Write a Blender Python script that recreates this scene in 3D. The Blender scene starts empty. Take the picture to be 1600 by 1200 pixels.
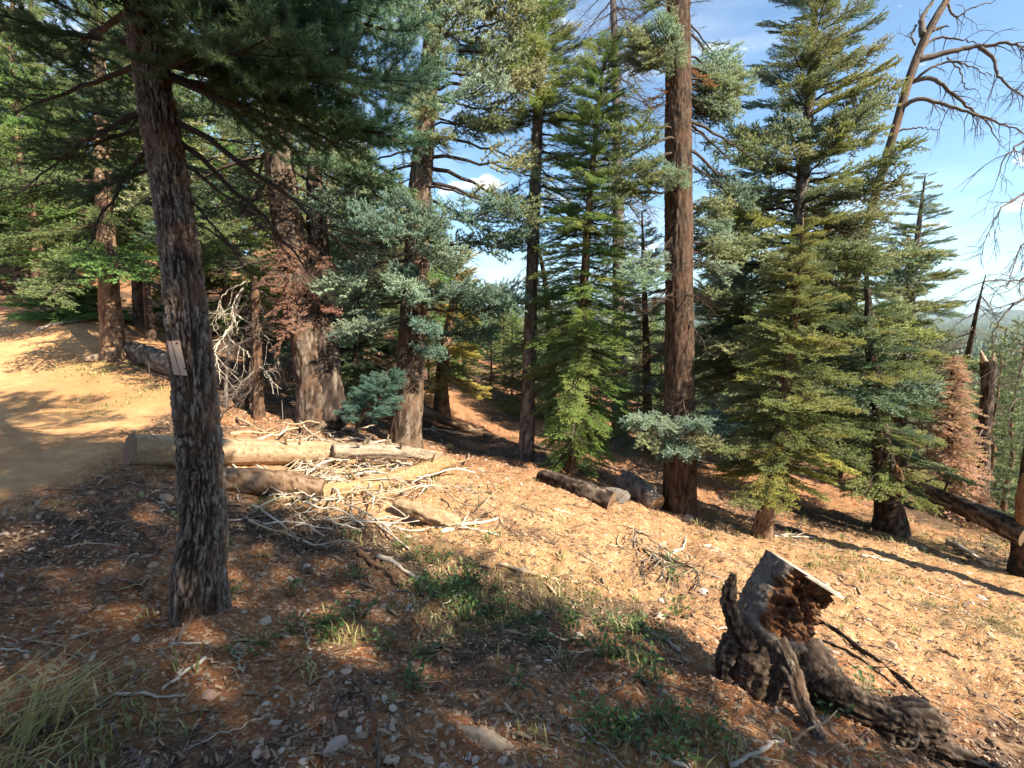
import bpy, math, random
import numpy as np
from mathutils import Vector, Matrix

# ------------------------------------------------------------------ camera, world, sun, exposure
C = bpy.context.scene.collection
SC = bpy.context.scene
EYE = 1.62
FPX = 800.0
PITCH = math.radians(7.5)
cam_d = bpy.data.cameras.new("camera")
cam_d.sensor_width = 36.0
cam_d.lens = 18.0
cam_d.clip_start = 0.05
cam_d.clip_end = 30000
cam = bpy.data.objects.new("camera", cam_d)
C.objects.link(cam)
cam.location = (0, 0, EYE)
cam.rotation_euler = (math.radians(90) - PITCH, 0, 0)
SC.camera = cam

SUN_EL = math.radians(43)
SUN_AZ = math.radians(124)       # compass style: 0 = +Y, 90 = +X
to_sun = Vector((math.sin(SUN_AZ) * math.cos(SUN_EL), math.cos(SUN_AZ) * math.cos(SUN_EL), math.sin(SUN_EL)))
sd = bpy.data.lights.new("sun", "SUN")
sd.energy = 5.0
sd.angle = math.radians(0.5)
sd.color = (1.0, 0.90, 0.70)
sun = bpy.data.objects.new("sun", sd)
C.objects.link(sun)
sun.rotation_euler = to_sun.to_track_quat('Z', 'Y').to_euler()

world = bpy.data.worlds.new("World")
SC.world = world
world.use_nodes = True
wn, wl = world.node_tree.nodes, world.node_tree.links
wn.clear()
wo = wn.new("ShaderNodeOutputWorld")
bg = wn.new("ShaderNodeBackground")
sky = wn.new("ShaderNodeTexSky")
sky.sky_type = 'NISHITA'
sky.sun_disc = False
sky.sun_elevation = SUN_EL
sky.sun_rotation = SUN_AZ
sky.altitude = 2400
sky.air_density = 1.0
sky.dust_density = 1.0
sky.ozone_density = 0.9
bg.inputs['Strength'].default_value = 0.10
# thin high clouds everywhere plus a few small cumulus low down
tc = wn.new("ShaderNodeTexCoord")
mp = wn.new("ShaderNodeMapping"); mp.inputs['Scale'].default_value = (1.0, 1.0, 6.5)
mp.inputs['Rotation'].default_value = (0.0, 0.12, 0.0)
nz = wn.new("ShaderNodeTexNoise"); nz.inputs['Scale'].default_value = 1.5; nz.inputs['Detail'].default_value = 6
nz.inputs['Roughness'].default_value = 0.55
rp = wn.new("ShaderNodeValToRGB"); rp.color_ramp.elements[0].position = 0.50; rp.color_ramp.elements[1].position = 0.85
rp.color_ramp.elements[1].color = (0.45, 0.45, 0.45, 1)
nz2 = wn.new("ShaderNodeTexNoise"); nz2.inputs['Scale'].default_value = 7.0; nz2.inputs['Detail'].default_value = 7
rp2 = wn.new("ShaderNodeValToRGB"); rp2.color_ramp.elements[0].position = 0.63; rp2.color_ramp.elements[1].position = 0.70
rp2.color_ramp.elements[1].color = (0.9, 0.9, 0.9, 1)
mx = wn.new("ShaderNodeMath"); mx.operation = 'MAXIMUM'
tint = wn.new("ShaderNodeMixRGB"); tint.blend_type = 'MULTIPLY'; tint.inputs['Fac'].default_value = 1; tint.inputs['Color2'].default_value = (.82, 1.0, 1.02, 1)
mixc = wn.new("ShaderNodeMixRGB"); mixc.inputs['Color2'].default_value = (7.5, 7.6, 7.8, 1)
wl.new(tc.outputs['Generated'], mp.inputs[0]); wl.new(mp.outputs[0], nz.inputs['Vector']); wl.new(nz.outputs[0], rp.inputs[0])
mp2 = wn.new("ShaderNodeMapping"); mp2.inputs['Scale'].default_value = (1, 1, 2.6); mp2.inputs['Location'].default_value = (0.37, 0.1, 0)
wl.new(tc.outputs['Generated'], mp2.inputs[0]); wl.new(mp2.outputs[0], nz2.inputs['Vector']); wl.new(nz2.outputs[0], rp2.inputs[0])
wl.new(rp.outputs[0], mx.inputs[0]); wl.new(rp2.outputs[0], mx.inputs[1])
wl.new(mx.outputs[0], mixc.inputs['Fac']); wl.new(sky.outputs[0], tint.inputs['Color1']); wl.new(tint.outputs[0], mixc.inputs['Color1'])
wl.new(mixc.outputs[0], bg.inputs['Color']); wl.new(bg.outputs[0], wo.inputs['Surface'])

SC.view_settings.view_transform = 'Standard'
SC.view_settings.look = 'None'
SC.view_settings.gamma = 1
SC.view_settings.use_curve_mapping = False
SC.view_settings.exposure = 1.48
SC.render.engine = 'CYCLES'
SC.cycles.use_denoising = True
SC.cycles.max_bounces = 8
SC.cycles.diffuse_bounces = 4
SC.cycles.transmission_bounces = 4
SC.cycles.volume_bounces = 0

# ------------------------------------------------------------------ projection and noise helpers
cT, sT = math.cos(PITCH), math.sin(PITCH)
def ray(px, py):
    u = (px - 800) / FPX; v = (600 - py) / FPX
    return np.array([u, cT + v * sT, -sT + v * cT])
def P(px, py, t):
    return np.array([0, 0, EYE]) + ray(px, py) * t
def project(p):
    x, y, z = p[0], p[1], p[2] - EYE
    d = y * cT - z * sT
    return 800 + FPX * x / d, 600 - FPX * (y * sT + z * cT) / d, d

def _h(ix, iy, iz, seed):
    n = (ix.astype(np.int64) * 374761393 + iy.astype(np.int64) * 668265263 + iz.astype(np.int64) * 2147483647 + seed * 1274126177) & 0xffffffff
    n = ((n ^ (n >> 13)) * 1274126177) & 0xffffffff
    n = ((n ^ (n >> 16)) * 2246822519) & 0xffffffff
    n = n ^ (n >> 15)
    return (n & 0xffffff) / float(0xffffff)
def vnoise(x, y, z=None, seed=0):
    x = np.asarray(x, float); y = np.asarray(y, float)
    z = np.zeros_like(x) if z is None else np.asarray(z, float)
    ix, iy, iz = np.floor(x), np.floor(y), np.floor(z)
    fx, fy, fz = x - ix, y - iy, z - iz
    fx, fy, fz = [f * f * (3 - 2 * f) for f in (fx, fy, fz)]
    r = 0
    for a in (0, 1):
        for b in (0, 1):
            for c in (0, 1):
                w = (fx if a else 1 - fx) * (fy if b else 1 - fy) * (fz if c else 1 - fz)
                r = r + w * _h(ix + a, iy + b, iz + c, seed)
    return r * 2 - 1
def fbm(x, y, z=None, seed=0, o=4):
    r = 0; a = 1.0; f = 1.0
    for k in range(o):
        r = r + a * vnoise(np.asarray(x) * f, np.asarray(y) * f, None if z is None else np.asarray(z) * f, seed + k * 17)
        a *= 0.5; f *= 2.03
    return r
def smooth(a, b, x):
    t = np.clip((x - a) / (b - a), 0, 1); return t * t * (3 - 2 * t)

# ------------------------------------------------------------------ the terrain's shape
CP = [(800, 1200, 1.85), (300, 1200, 1.80), (0, 1200, 1.80), (1250, 1200, 2.1), (1600, 1200, 2.75), (305, 970, 2.9), (0, 950, 2.75),
      (600, 1000, 2.95), (800, 1000, 3.15), (400, 850, 4.0), (800, 850, 4.8), (1050, 950, 4.0), (1180, 1062, 3.05), (1460, 1150, 2.85), (1600, 1000, 4.9),
      (1300, 900, 5.5), (1000, 850, 5.6), (200, 722, 5.3), (0, 800, 4.0), (0, 700, 5.5), (550, 745, 5.9), (700, 745, 6.8), (350, 770, 4.9), (0, 600, 8.6),
      (180, 560, 10), (100, 488, 13), (0, 490, 14), (0, 425, 20), (150, 440, 20), (495, 655, 8.2), (405, 655, 8.4), (330, 600, 9.5), (635, 705, 8.6), (690, 652, 13), (820, 722, 9.5),
      (895, 738, 9), (1060, 800, 8), (1190, 838, 7.5), (1390, 828, 9), (1140, 738, 12.5), (1590, 900, 7.5), (1000, 770, 8.3),
      (850, 600, 24), (780, 600, 20), (560, 505, 21), (300, 490, 18), (560, 600, 13.5), (1100, 690, 18), (1300, 720, 16), (1500, 800, 13), (1000, 640, 22)]
cpw = [P(*c) for c in CP]
def polar(deg, r, zrel):      # deg from +Y toward +X
    a = math.radians(deg); return np.array([r * math.sin(a), r * math.cos(a), EYE + zrel])
for d, r, z in [(-45, 35, 5.5), (-45, 80, 14), (-45, 300, 26), (-45, 5000, 20), (-15, 40, .3), (-15, 90, 1), (-15, 300, -8), (-15, 5000, -30), (10, 45, -6.5), (10, 100, -17),
                (10, 400, -34), (10, 5000, -42), (40, 30, -9.5), (40, 60, -19), (40, 200, -36), (40, 1000, -44), (40, 5000, -42), (80, 12, -4.2), (80, 40, -11), (80, 200, -35), (80, 5000, -40),
                (-90, 8, -.6), (-90, 25, 2.5), (-90, 100, 16), (-90, 5000, 20), (180, 8, -1.7), (180, 30, -1), (180, 150, 0), (180, 5000, -10), (130, 8, -2.9), (130, 40, -7), (130, 5000, -30),
                (-135, 8, -.9), (-135, 40, 4), (-135, 200, 15), (-135, 5000, 10), (0, .01, -1.72)]:
    cpw.append(polar(d, r, z))
cpw = np.array(cpw)
def warp(x, y):
    r = np.hypot(x, y) + 1e-9; s = np.log1p(r / 6.0) / r
    return x * s, y * s
def _U(r2): return np.where(r2 > 1e-12, r2 * np.log(r2 + 1e-12), 0) * .5
qx, qy = warp(cpw[:, 0], cpw[:, 1])
n_ = len(qx)
K = _U((qx[:, None] - qx) ** 2 + (qy[:, None] - qy) ** 2) + np.eye(n_) * 0.0008
A_ = np.zeros((n_ + 3, n_ + 3)); A_[:n_, :n_] = K
A_[:n_, n_] = 1; A_[:n_, n_ + 1] = qx; A_[:n_, n_ + 2] = qy; A_[n_:, :n_] = A_[:n_, n_:].T
W_ = np.linalg.solve(A_, np.concatenate([cpw[:, 2], [0, 0, 0]]))
def base_h(x, y):
    a, b = warp(x, y)
    out = W_[n_] + W_[n_ + 1] * a + W_[n_ + 2] * b
    for k in range(n_):
        out = out + W_[k] * _U((a - qx[k]) ** 2 + (b - qy[k]) ** 2)
    return out
ROAD = [(-6.4, -8), (-6.2, 0), (-6.05, 4.4), (-7.0, 7), (-9.6, 10), (-14, 11.8), (-24, 12.5)]
def seg_dist(x, y, pts):
    d = np.full(np.shape(x), 1e9)
    for (ax, ay), (bx, by) in zip(pts[:-1], pts[1:]):
        vx, vy = bx - ax, by - ay
        t = np.clip(((x - ax) * vx + (y - ay) * vy) / (vx * vx + vy * vy), 0, 1)
        d = np.minimum(d, np.hypot(x - ax - t * vx, y - ay - t * vy))
    return d
def road_mask(x, y):
    d = seg_dist(x, y, ROAD) + .35 * fbm(x * 1.1, y * 1.1, seed=5, o=3)
    return 1 - smooth(1.45, 2.35, d)
def G_exact(x, y):
    x = np.atleast_1d(np.asarray(x, float)); y = np.atleast_1d(np.asarray(y, float))
    r = np.hypot(x, y)
    rm = road_mask(x, y)
    n = .05 * fbm(x * .9, y * .9, seed=1, o=3) + .036 * fbm(x * 3.1, y * 3.1, seed=2, o=3) * (1 - .8 * rm)
    n = n + .017 * fbm(x * 13, y * 13, seed=3, o=3) * (1 - .7 * rm) * (1 - smooth(10, 20, r))
    n = n + .006 * np.abs(fbm(x * 45, y * 45, seed=9, o=2)) * (1 - .8 * rm) * (1 - smooth(4, 9, r))
    sd_ = seg_dist(x, y, ROAD); n = n - rm * (.045 * np.exp(-((sd_ - .8) / .22) ** 2)) * (1 + .5 * fbm(x * 1.5, y * 1.5, seed=12, o=2)) + rm * .006 * fbm(x * 22, y * 22, seed=13, o=3)
    n = n + smooth(60, 400, r) * 9 * fbm(x / 260, y / 260, seed=4, o=3)
    return base_h(x, y) + n
ANG = np.radians(np.concatenate([np.linspace(-58, 58, 640), np.linspace(58, 302, 110)[1:-1]]))
_r = [0.25]
while _r[-1] < 16000:
    _x = _r[-1]; _r.append(_x + (max(.018, _x * .0105) if _x < 14 else _x * (.02 if _x < 60 else .06)))
RAD = np.array(_r)
_RR, _AA = np.meshgrid(RAD, ANG, indexing='ij')
GX, GY = _RR * np.sin(_AA), _RR * np.cos(_AA)
GZ = G_exact(GX.ravel(), GY.ravel()).reshape(GX.shape)
GZc = np.concatenate([GZ, GZ[:, :1]], 1); ANGc = np.concatenate([ANG, [ANG[0] + 2 * math.pi]])
def G(x, y):
    """height of the ground mesh itself at x, y"""
    x = np.atleast_1d(np.asarray(x, float)); y = np.atleast_1d(np.asarray(y, float))
    r = np.clip(np.hypot(x, y), RAD[0], RAD[-1] * .999); a = np.arctan2(x, y); a = np.where(a < ANG[0], a + 2 * math.pi, a)
    i = np.clip(np.searchsorted(RAD, r, side='right') - 1, 0, len(RAD) - 2); j = np.clip(np.searchsorted(ANGc, a, side='right') - 1, 0, len(ANGc) - 2)
    u = (r - RAD[i]) / (RAD[i + 1] - RAD[i]); v = (a - ANGc[j]) / (ANGc[j + 1] - ANGc[j])
    return (GZc[i, j] * (1 - u) + GZc[i + 1, j] * u) * (1 - v) + (GZc[i, j + 1] * (1 - u) + GZc[i + 1, j + 1] * u) * v
def g(x, y): return float(G(x, y)[0])
def hit(px, py, tmax=200):
    d = ray(px, py); t = 1.0
    ts = 1.0 * 1.012 ** np.arange(460); ts = ts[ts < tmax]
    X, Y, Z = d[0] * ts, d[1] * ts, EYE + d[2] * ts
    below = Z < G(X, Y)
    if not below.any(): return None
    k = int(np.argmax(below)); a, b = ts[max(k - 1, 0)], ts[k]
    tt = np.linspace(a, b, 33); k = int(np.argmax(EYE + d[2] * tt < G(d[0] * tt, d[1] * tt))); b = tt[k] if k else b
    return np.array([d[0] * b, d[1] * b, EYE + d[2] * b])

# ------------------------------------------------------------------ mesh helpers
class MB:
    def __init__(s): s.v = []; s.t = []; s.q = []; s.tm = []; s.qm = []; s.n = 0; s.a = []
    def add(s, V, T=None, Q=None, m=0, attr=None):
        V = np.asarray(V, float).reshape(-1, 3); s.v.append(V)
        s.a.append(np.zeros(len(V)) if attr is None else np.broadcast_to(np.asarray(attr, float), (len(V),)))
        if T is not None and len(T): T = np.asarray(T).reshape(-1, 3) + s.n; s.t.append(T); s.tm.append(np.full(len(T), m))
        if Q is not None and len(Q): Q = np.asarray(Q).reshape(-1, 4) + s.n; s.q.append(Q); s.qm.append(np.full(len(Q), m))
        s.n += len(V)
    def mesh(s, name, mats, smooth_=True):
        me = bpy.data.meshes.new(name)
        V = np.concatenate(s.v)
        T = np.concatenate(s.t) if s.t else np.zeros((0, 3), int)
        Q = np.concatenate(s.q) if s.q else np.zeros((0, 4), int)
        me.vertices.add(len(V)); me.vertices.foreach_set('co', V.astype(np.float32).ravel())
        nl = len(T) * 3 + len(Q) * 4
        me.loops.add(nl); me.loops.foreach_set('vertex_index', np.concatenate([T.ravel(), Q.ravel()]).astype(np.int32))
        me.polygons.add(len(T) + len(Q))
        st = np.concatenate([np.arange(len(T)) * 3, len(T) * 3 + np.arange(len(Q)) * 4]).astype(np.int32)
        me.polygons.foreach_set('loop_start', st)
        mi = np.concatenate(s.tm + s.qm).astype(np.int32)
        me.polygons.foreach_set('material_index', mi)
        me.polygons.foreach_set('use_smooth', np.full(len(mi), smooth_))
        at = me.attributes.new('wear', 'FLOAT', 'POINT'); at.data.foreach_set('value', np.concatenate(s.a).astype(np.float32))
        me.update(calc_edges=True); me.validate()
        for m in (mats if isinstance(mats, (list, tuple)) else [mats]): me.materials.append(m)
        return me
def link(name, me, parent=None, loc=None):
    o = bpy.data.objects.new(name, me); C.objects.link(o)
    if parent is not None: o.parent = parent
    if loc is not None: o.location = loc
    return o
def tag(o, label, cat, group=None):
    o['label'] = label; o['category'] = cat
    if group: o['group'] = group
    return o
def thing(name, label, cat, loc=(0, 0, 0), group=None):
    o = bpy.data.objects.new(name, None); C.objects.link(o); o.location = loc; o.empty_display_size = .1
    return tag(o, label, cat, group)

def frames(Pt):
    Pt = np.asarray(Pt, float); T = np.gradient(Pt, axis=0); T /= np.linalg.norm(T, axis=1)[:, None] + 1e-9
    ref = np.array([1., 0, 0]) if abs(T[0][0]) < .8 else np.array([0, 1., 0])
    N = np.zeros_like(Pt); n = ref - T[0] * ref.dot(T[0]); n /= np.linalg.norm(n)
    for i in range(len(Pt)):
        n = n - T[i] * n.dot(T[i]); n /= np.linalg.norm(n) + 1e-9; N[i] = n
    return T, N, np.cross(T, N)
def resample(Pt, R, n):
    Pt = np.asarray(Pt, float); R = np.asarray(R, float)
    d = np.concatenate([[0], np.cumsum(np.linalg.norm(np.diff(Pt, axis=0), axis=1))])
    s = np.linspace(0, d[-1], n)
    # smooth interpolation (Catmull-like) by gradient hermite
    out = np.zeros((n, 3)); m = np.gradient(Pt, d, axis=0) if len(Pt) > 2 else np.repeat([(Pt[1] - Pt[0]) / d[-1]], 2, 0)
    k = np.clip(np.searchsorted(d, s, side='right') - 1, 0, len(d) - 2)
    h = d[k + 1] - d[k]; t = (s - d[k]) / h
    h00 = 2 * t ** 3 - 3 * t ** 2 + 1; h10 = t ** 3 - 2 * t ** 2 + t; h01 = -2 * t ** 3 + 3 * t ** 2; h11 = t ** 3 - t ** 2
    out = h00[:, None] * Pt[k] + (h10 * h)[:, None] * m[k] + h01[:, None] * Pt[k + 1] + (h11 * h)[:, None] * m[k + 1]
    return out, np.interp(s, d, R), s
def tube(mb, Pt, R, seg=8, n=None, m=0, disp=None, cap=True, attr=None, ell=1.0):
    """disp(theta, s, r) -> (radial factor-add in metres, wear)"""
    if n is None: Pt = np.asarray(Pt, float); R = np.asarray(R, float); s = np.linspace(0, 1, len(Pt))
    else: Pt, R, s = resample(Pt, R, n)
    T, N, B = frames(Pt)
    th = np.linspace(0, 2 * np.pi, seg, endpoint=False)
    TH, S = np.meshgrid(th, s); RR = np.repeat(R[:, None], seg, 1)
    w = np.zeros_like(RR) if attr is None else np.full_like(RR, attr)
    if disp is not None:
        dd, w = disp(TH, S, RR, Pt[:, None, :] + np.cos(TH)[..., None] * N[:, None] * RR[..., None] + np.sin(TH)[..., None] * B[:, None] * RR[..., None])
        RR = RR + dd
    V = Pt[:, None] + (np.cos(TH) * RR)[..., None] * N[:, None] + (np.sin(TH) * RR * ell)[..., None] * B[:, None]
    k = len(Pt); i = np.arange(k - 1)[:, None]; j = np.arange(seg)[None]; j2 = (j + 1) % seg
    Q = np.stack([i * seg + j, i * seg + j2, (i + 1) * seg + j2, (i + 1) * seg + j], -1).reshape(-1, 4)
    V = V.reshape(-1, 3); w = np.asarray(w).reshape(-1)
    if cap:
        V = np.concatenate([V, [Pt[0] , Pt[-1]]]); w = np.concatenate([w, [w[0], w[-1]]])
        jj = np.arange(seg); j3 = (jj + 1) % seg; e = (k - 1) * seg
        Tt = np.concatenate([np.stack([np.full(seg, k * seg), j3, jj], -1), np.stack([np.full(seg, k * seg + 1), e + jj, e + j3], -1)])
        mb.add(V, Tt, Q, m, w)
    else: mb.add(V, None, Q, m, w)

def bark_disp(cw=.035, ch=.12, depth=.012, seed=0, twist=.0, knots=True, lump=.25):
    """furrowed bark: crooked vertical fissures, broken across here and there, flaking at the edges"""
    def f(TH, S, R, V):
        x, y = np.cos(TH) * R, np.sin(TH) * R; k = 1 / cw; kz = 1 / ch
        wx = .45 * fbm(x * k * .6, y * k * .6, S * kz * .8, seed=seed + 1, o=3)
        a = np.abs(vnoise(x * k + wx, y * k + wx, S * kz * .55 + wx, seed=seed + 2))
        b = np.abs(vnoise(x * k * 1.9 + 7 + wx, y * k * 1.9 - wx, S * kz * 1.1, seed=seed + 3))
        c = np.abs(vnoise(x * k * .5 + wx, y * k * .5, S * kz * 2.2 + wx * 1.6, seed=seed + 4))
        e = smooth(0, .30, a) * (.45 + .55 * smooth(0, .26, b)) * (.7 + .3 * smooth(0, .14, c))
        fine = fbm(x * k * 3.5, y * k * 3.5, S * k * 1.2, seed=seed + 11, o=3)
        tone = vnoise(x * k * 1.1 + 3, y * k * 1.1, S * kz * .9, seed=seed + 5)
        dd = depth * (e * (.9 + .5 * tone) - .6) + depth * .40 * fine * (.4 + .6 * e)
        dd = dd + R * lump * .35 * vnoise(np.cos(TH) * 1.3 + 5, np.sin(TH) * 1.3, S * 1.3 + seed, seed=seed)
        return dd, np.clip(e * (.55 + .35 * tone) + .22 * fine, 0, 1)
    return f

# ------------------------------------------------------------------ materials
def mat(name):
    m = bpy.data.materials.new(name); m.use_nodes = True
    n, l = m.node_tree.nodes, m.node_tree.links
    return m, n, l, n['Principled BSDF']
def ramp(n, l, src, stops):
    r = n.new("ShaderNodeValToRGB"); e = r.color_ramp.elements
    while len(e) < len(stops): e.new(.5)
    for k, (p, c) in enumerate(stops): e[k].position = p; e[k].color = (*c, 1)
    l.new(src, r.inputs[0]); return r.outputs[0]
def noise(n, l, scale, detail=5, vec=None, rough=.55, coord='Object', stretch=None):
    t = n.new("ShaderNodeTexCoord"); x = n.new("ShaderNodeTexNoise")
    x.inputs['Scale'].default_value = scale; x.inputs['Detail'].default_value = detail; x.inputs['Roughness'].default_value = rough
    src = t.outputs[coord]
    if stretch:
        mpn = n.new("ShaderNodeMapping"); mpn.inputs['Scale'].default_value = stretch; l.new(src, mpn.inputs[0]); src = mpn.outputs[0]
    l.new(src, x.inputs['Vector']); return x.outputs['Fac']
def mixc_(n, l, f, a, b, mode='MIX'):
    x = n.new("ShaderNodeMixRGB"); x.blend_type = mode
    for s, v in ((x.inputs[0], f), (x.inputs[1], a), (x.inputs[2], b)):
        if isinstance(v, (int, float)): s.default_value = v
        elif isinstance(v, tuple): s.default_value = (*v, 1)
        else: l.new(v, s)
    return x.outputs[0]
def bump(n, l, h, dist, strength, bsdf, prev=None):
    b = n.new("ShaderNodeBump"); b.inputs['Distance'].default_value = dist; b.inputs['Strength'].default_value = strength
    l.new(h, b.inputs['Height'])
    if prev: l.new(prev, b.inputs['Normal'])
    if bsdf: l.new(b.outputs[0], bsdf.inputs['Normal'])
    return b.outputs[0]
def attrib(n, name):
    a = n.new("ShaderNodeAttribute"); a.attribute_name = name; return a.outputs['Fac']

def bark_mat(name, deep, mid, pale, tint=None, bs=60):
    m, n, l, b = mat(name)
    w = attrib(n, 'wear')
    f = noise(n, l, bs, 6, stretch=(1, 1, .3))
    col = ramp(n, l, w, [(.05, deep), (.35, mid), (.85, pale)])
    col = mixc_(n, l, ramp(n, l, f, [(.3, (.0, .0, .0)), (.75, (1, 1, 1))]), mixc_(n, l, .45, col, deep), col)
    if tint:
        p = noise(n, l, 3.2, 4)
        col = mixc_(n, l, ramp(n, l, p, [(.48, (0, 0, 0)), (.66, (.75, .75, .75))]), col, tint)
    l.new(col, b.inputs['Base Color']); b.inputs['Roughness'].default_value = .9; b.inputs['Specular IOR Level'].default_value = .15
    bump(n, l, f, .008, .9, b)
    return m
M_bark = bark_mat('bark_grey_brown', (.035, .022, .016), (.11, .078, .058), (.29, .23, .185), (.17, .10, .065))
M_barkred = bark_mat('bark_red_brown', (.04, .024, .016), (.135, .082, .055), (.25, .17, .125), (.18, .09, .05))
M_barknear = bark_mat('bark_near_flaky', (.03, .02, .015), (.15, .105, .08), (.42, .34, .28), (.17, .09, .055), 75)
M_barkbrown = bark_mat('bark_brown', (.028, .018, .013), (.085, .055, .04), (.16, .115, .085), (.11, .06, .04))
M_barkdark = bark_mat('bark_dark', (.018, .012, .01), (.07, .048, .037), (.26, .205, .165))
M_barkgrey = bark_mat('bark_ash_grey', (.06, .048, .042), (.17, .14, .125), (.33, .29, .26))
M_barktan = bark_mat('bark_tan', (.08, .045, .028), (.24, .15, .095), (.38, .27, .19))

def wood_mat(name, a, c, dark=(.06, .04, .03), st=(1, 1, 1), rough=.75, sc=22, crack=True):
    m, n, l, b = mat(name)
    f = noise(n, l, sc, 6, stretch=st); f2 = noise(n, l, 3.0, 5)
    col = ramp(n, l, f, [(.3, a), (.7, c)])
    col = mixc_(n, l, ramp(n, l, f2, [(.55, (0, 0, 0)), (.75, (.7, .7, .7))]), col, dark)
    if not crack:
        l.new(col, b.inputs['Base Color']); b.inputs['Roughness'].default_value = rough; b.inputs['Specular IOR Level'].default_value = .2
        bump(n, l, f, .004, .5, b); return m
    ck = noise(n, l, 26, 4, stretch=(.09, 1, 1), rough=.6); gr_ = noise(n, l, 60, 3, stretch=(.06, 1, 1))
    col = mixc_(n, l, ramp(n, l, gr_, [(.35, (.5, .5, .5)), (.6, (0, 0, 0))]), col, a)
    col = mixc_(n, l, ramp(n, l, ck, [(.35, (.9, .9, .9)), (.41, (0, 0, 0))]), col, tuple(v * .5 for v in dark))
    w_ = attrib(n, 'wear'); col = mixc_(n, l, ramp(n, l, w_, [(.05, (.55, .55, .55)), (.4, (0, 0, 0))]), col, dark)
    l.new(col, b.inputs['Base Color']); b.inputs['Roughness'].default_value = rough; b.inputs['Specular IOR Level'].default_value = .2
    b0 = bump(n, l, ck, .012, .6, None); bump(n, l, f, .006, .7, b, b0)
    return m
M_wood = wood_mat('bare_wood_tan', (.30, .20, .12), (.50, .38, .25), (.22, .12, .06))
M_woodgrey = wood_mat('weathered_wood_grey', (.24, .18, .13), (.46, .37, .28), (.10, .07, .05))
M_woodyellow = wood_mat('yellow_debarked_wood', (.26, .16, .075), (.46, .33, .18), (.16, .085, .045))
M_woodpale = wood_mat('bleached_wood', (.40, .32, .24), (.62, .53, .42), (.30, .18, .10))
M_woodorange = wood_mat('orange_wood', (.22, .105, .05), (.38, .22, .12), (.09, .05, .03))
M_stickgrey = wood_mat('stick_grey', (.12, .095, .08), (.30, .25, .21))
S_tan = wood_mat('stick_tan', (.32, .21, .12), (.54, .41, .27), (.20, .12, .07), crack=False)
S_grey = wood_mat('stick_weathered', (.30, .24, .19), (.54, .47, .39), (.16, .11, .08), crack=False)
S_pale = wood_mat('stick_bleached', (.46, .39, .31), (.68, .61, .52), (.30, .2, .13), crack=False)
STICK = lambda m_: {M_wood: S_tan, M_woodgrey: S_grey, M_woodpale: S_pale}.get(m_, m_)
M_char = wood_mat('charred_wood', (.008, .007, .006), (.03, .026, .023), (.01, .01, .01))
M_twig = wood_mat('twig_dark', (.035, .024, .018), (.09, .065, .05))
M_deadtwig = wood_mat('twig_dead_grey', (.14, .11, .095), (.30, .25, .22), (.10, .07, .05))

def endgrain_mat():
    m, n, l, b = mat('sawn_end')
    w = n.new("ShaderNodeTexWave"); w.wave_type = 'RINGS'; w.rings_direction = 'X'; w.inputs['Scale'].default_value = 24; w.inputs['Distortion'].default_value = 5; w.inputs['Detail'].default_value = 4
    t = n.new("ShaderNodeTexCoord"); l.new(t.outputs['Object'], w.inputs['Vector'])
    l.new(ramp(n, l, w.outputs['Fac'], [(.2, (.15, .09, .055)), (.8, (.23, .145, .09))]), b.inputs['Base Color']); b.inputs['Roughness'].default_value = .85
    return m
M_end = endgrain_mat()

def rot_mat():
    m, n, l, b = mat('rotten_stump_wood')
    w = attrib(n, 'wear'); f = noise(n, l, 38, 7, rough=.7); f3 = noise(n, l, 14, 4)
    bark = ramp(n, l, f, [(.3, (.022, .015, .011)), (.5, (.07, .047, .035)), (.7, (.24, .18, .14))])
    rot = ramp(n, l, f, [(.34, (.03, .015, .01)), (.48, (.20, .075, .03)), (.58, (.36, .17, .08)), (.72, (.50, .36, .25))])
    rot = mixc_(n, l, ramp(n, l, noise(n, l, 6, 4), [(.45, (0, 0, 0)), (.6, (.8, .8, .8))]), rot, mixc_(n, l, .5, rot, (.16, .11, .085)))
    grey = ramp(n, l, noise(n, l, 30, 5, stretch=(2, 2, .3)), [(.3, (.10, .08, .07)), (.7, (.30, .255, .22))])
    sr = n.new("ShaderNodeMapRange"); sr.inputs[1].default_value = .45; sr.inputs[2].default_value = .6; l.new(w, sr.inputs[0])
    sg = n.new("ShaderNodeMapRange"); sg.inputs[1].default_value = .12; sg.inputs[2].default_value = .3; l.new(w, sg.inputs[0])
    col = mixc_(n, l, sg.outputs[0], bark, grey); col = mixc_(n, l, sr.outputs[0], col, rot)
    l.new(col, b.inputs['Base Color']); b.inputs['Roughness'].default_value = .92; b.inputs['Specular IOR Level'].default_value = .15
    b1 = bump(n, l, f, .02, 1.0, None); bump(n, l, f3, .02, .6, b, b1)
    return m
M_rot = rot_mat()

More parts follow.
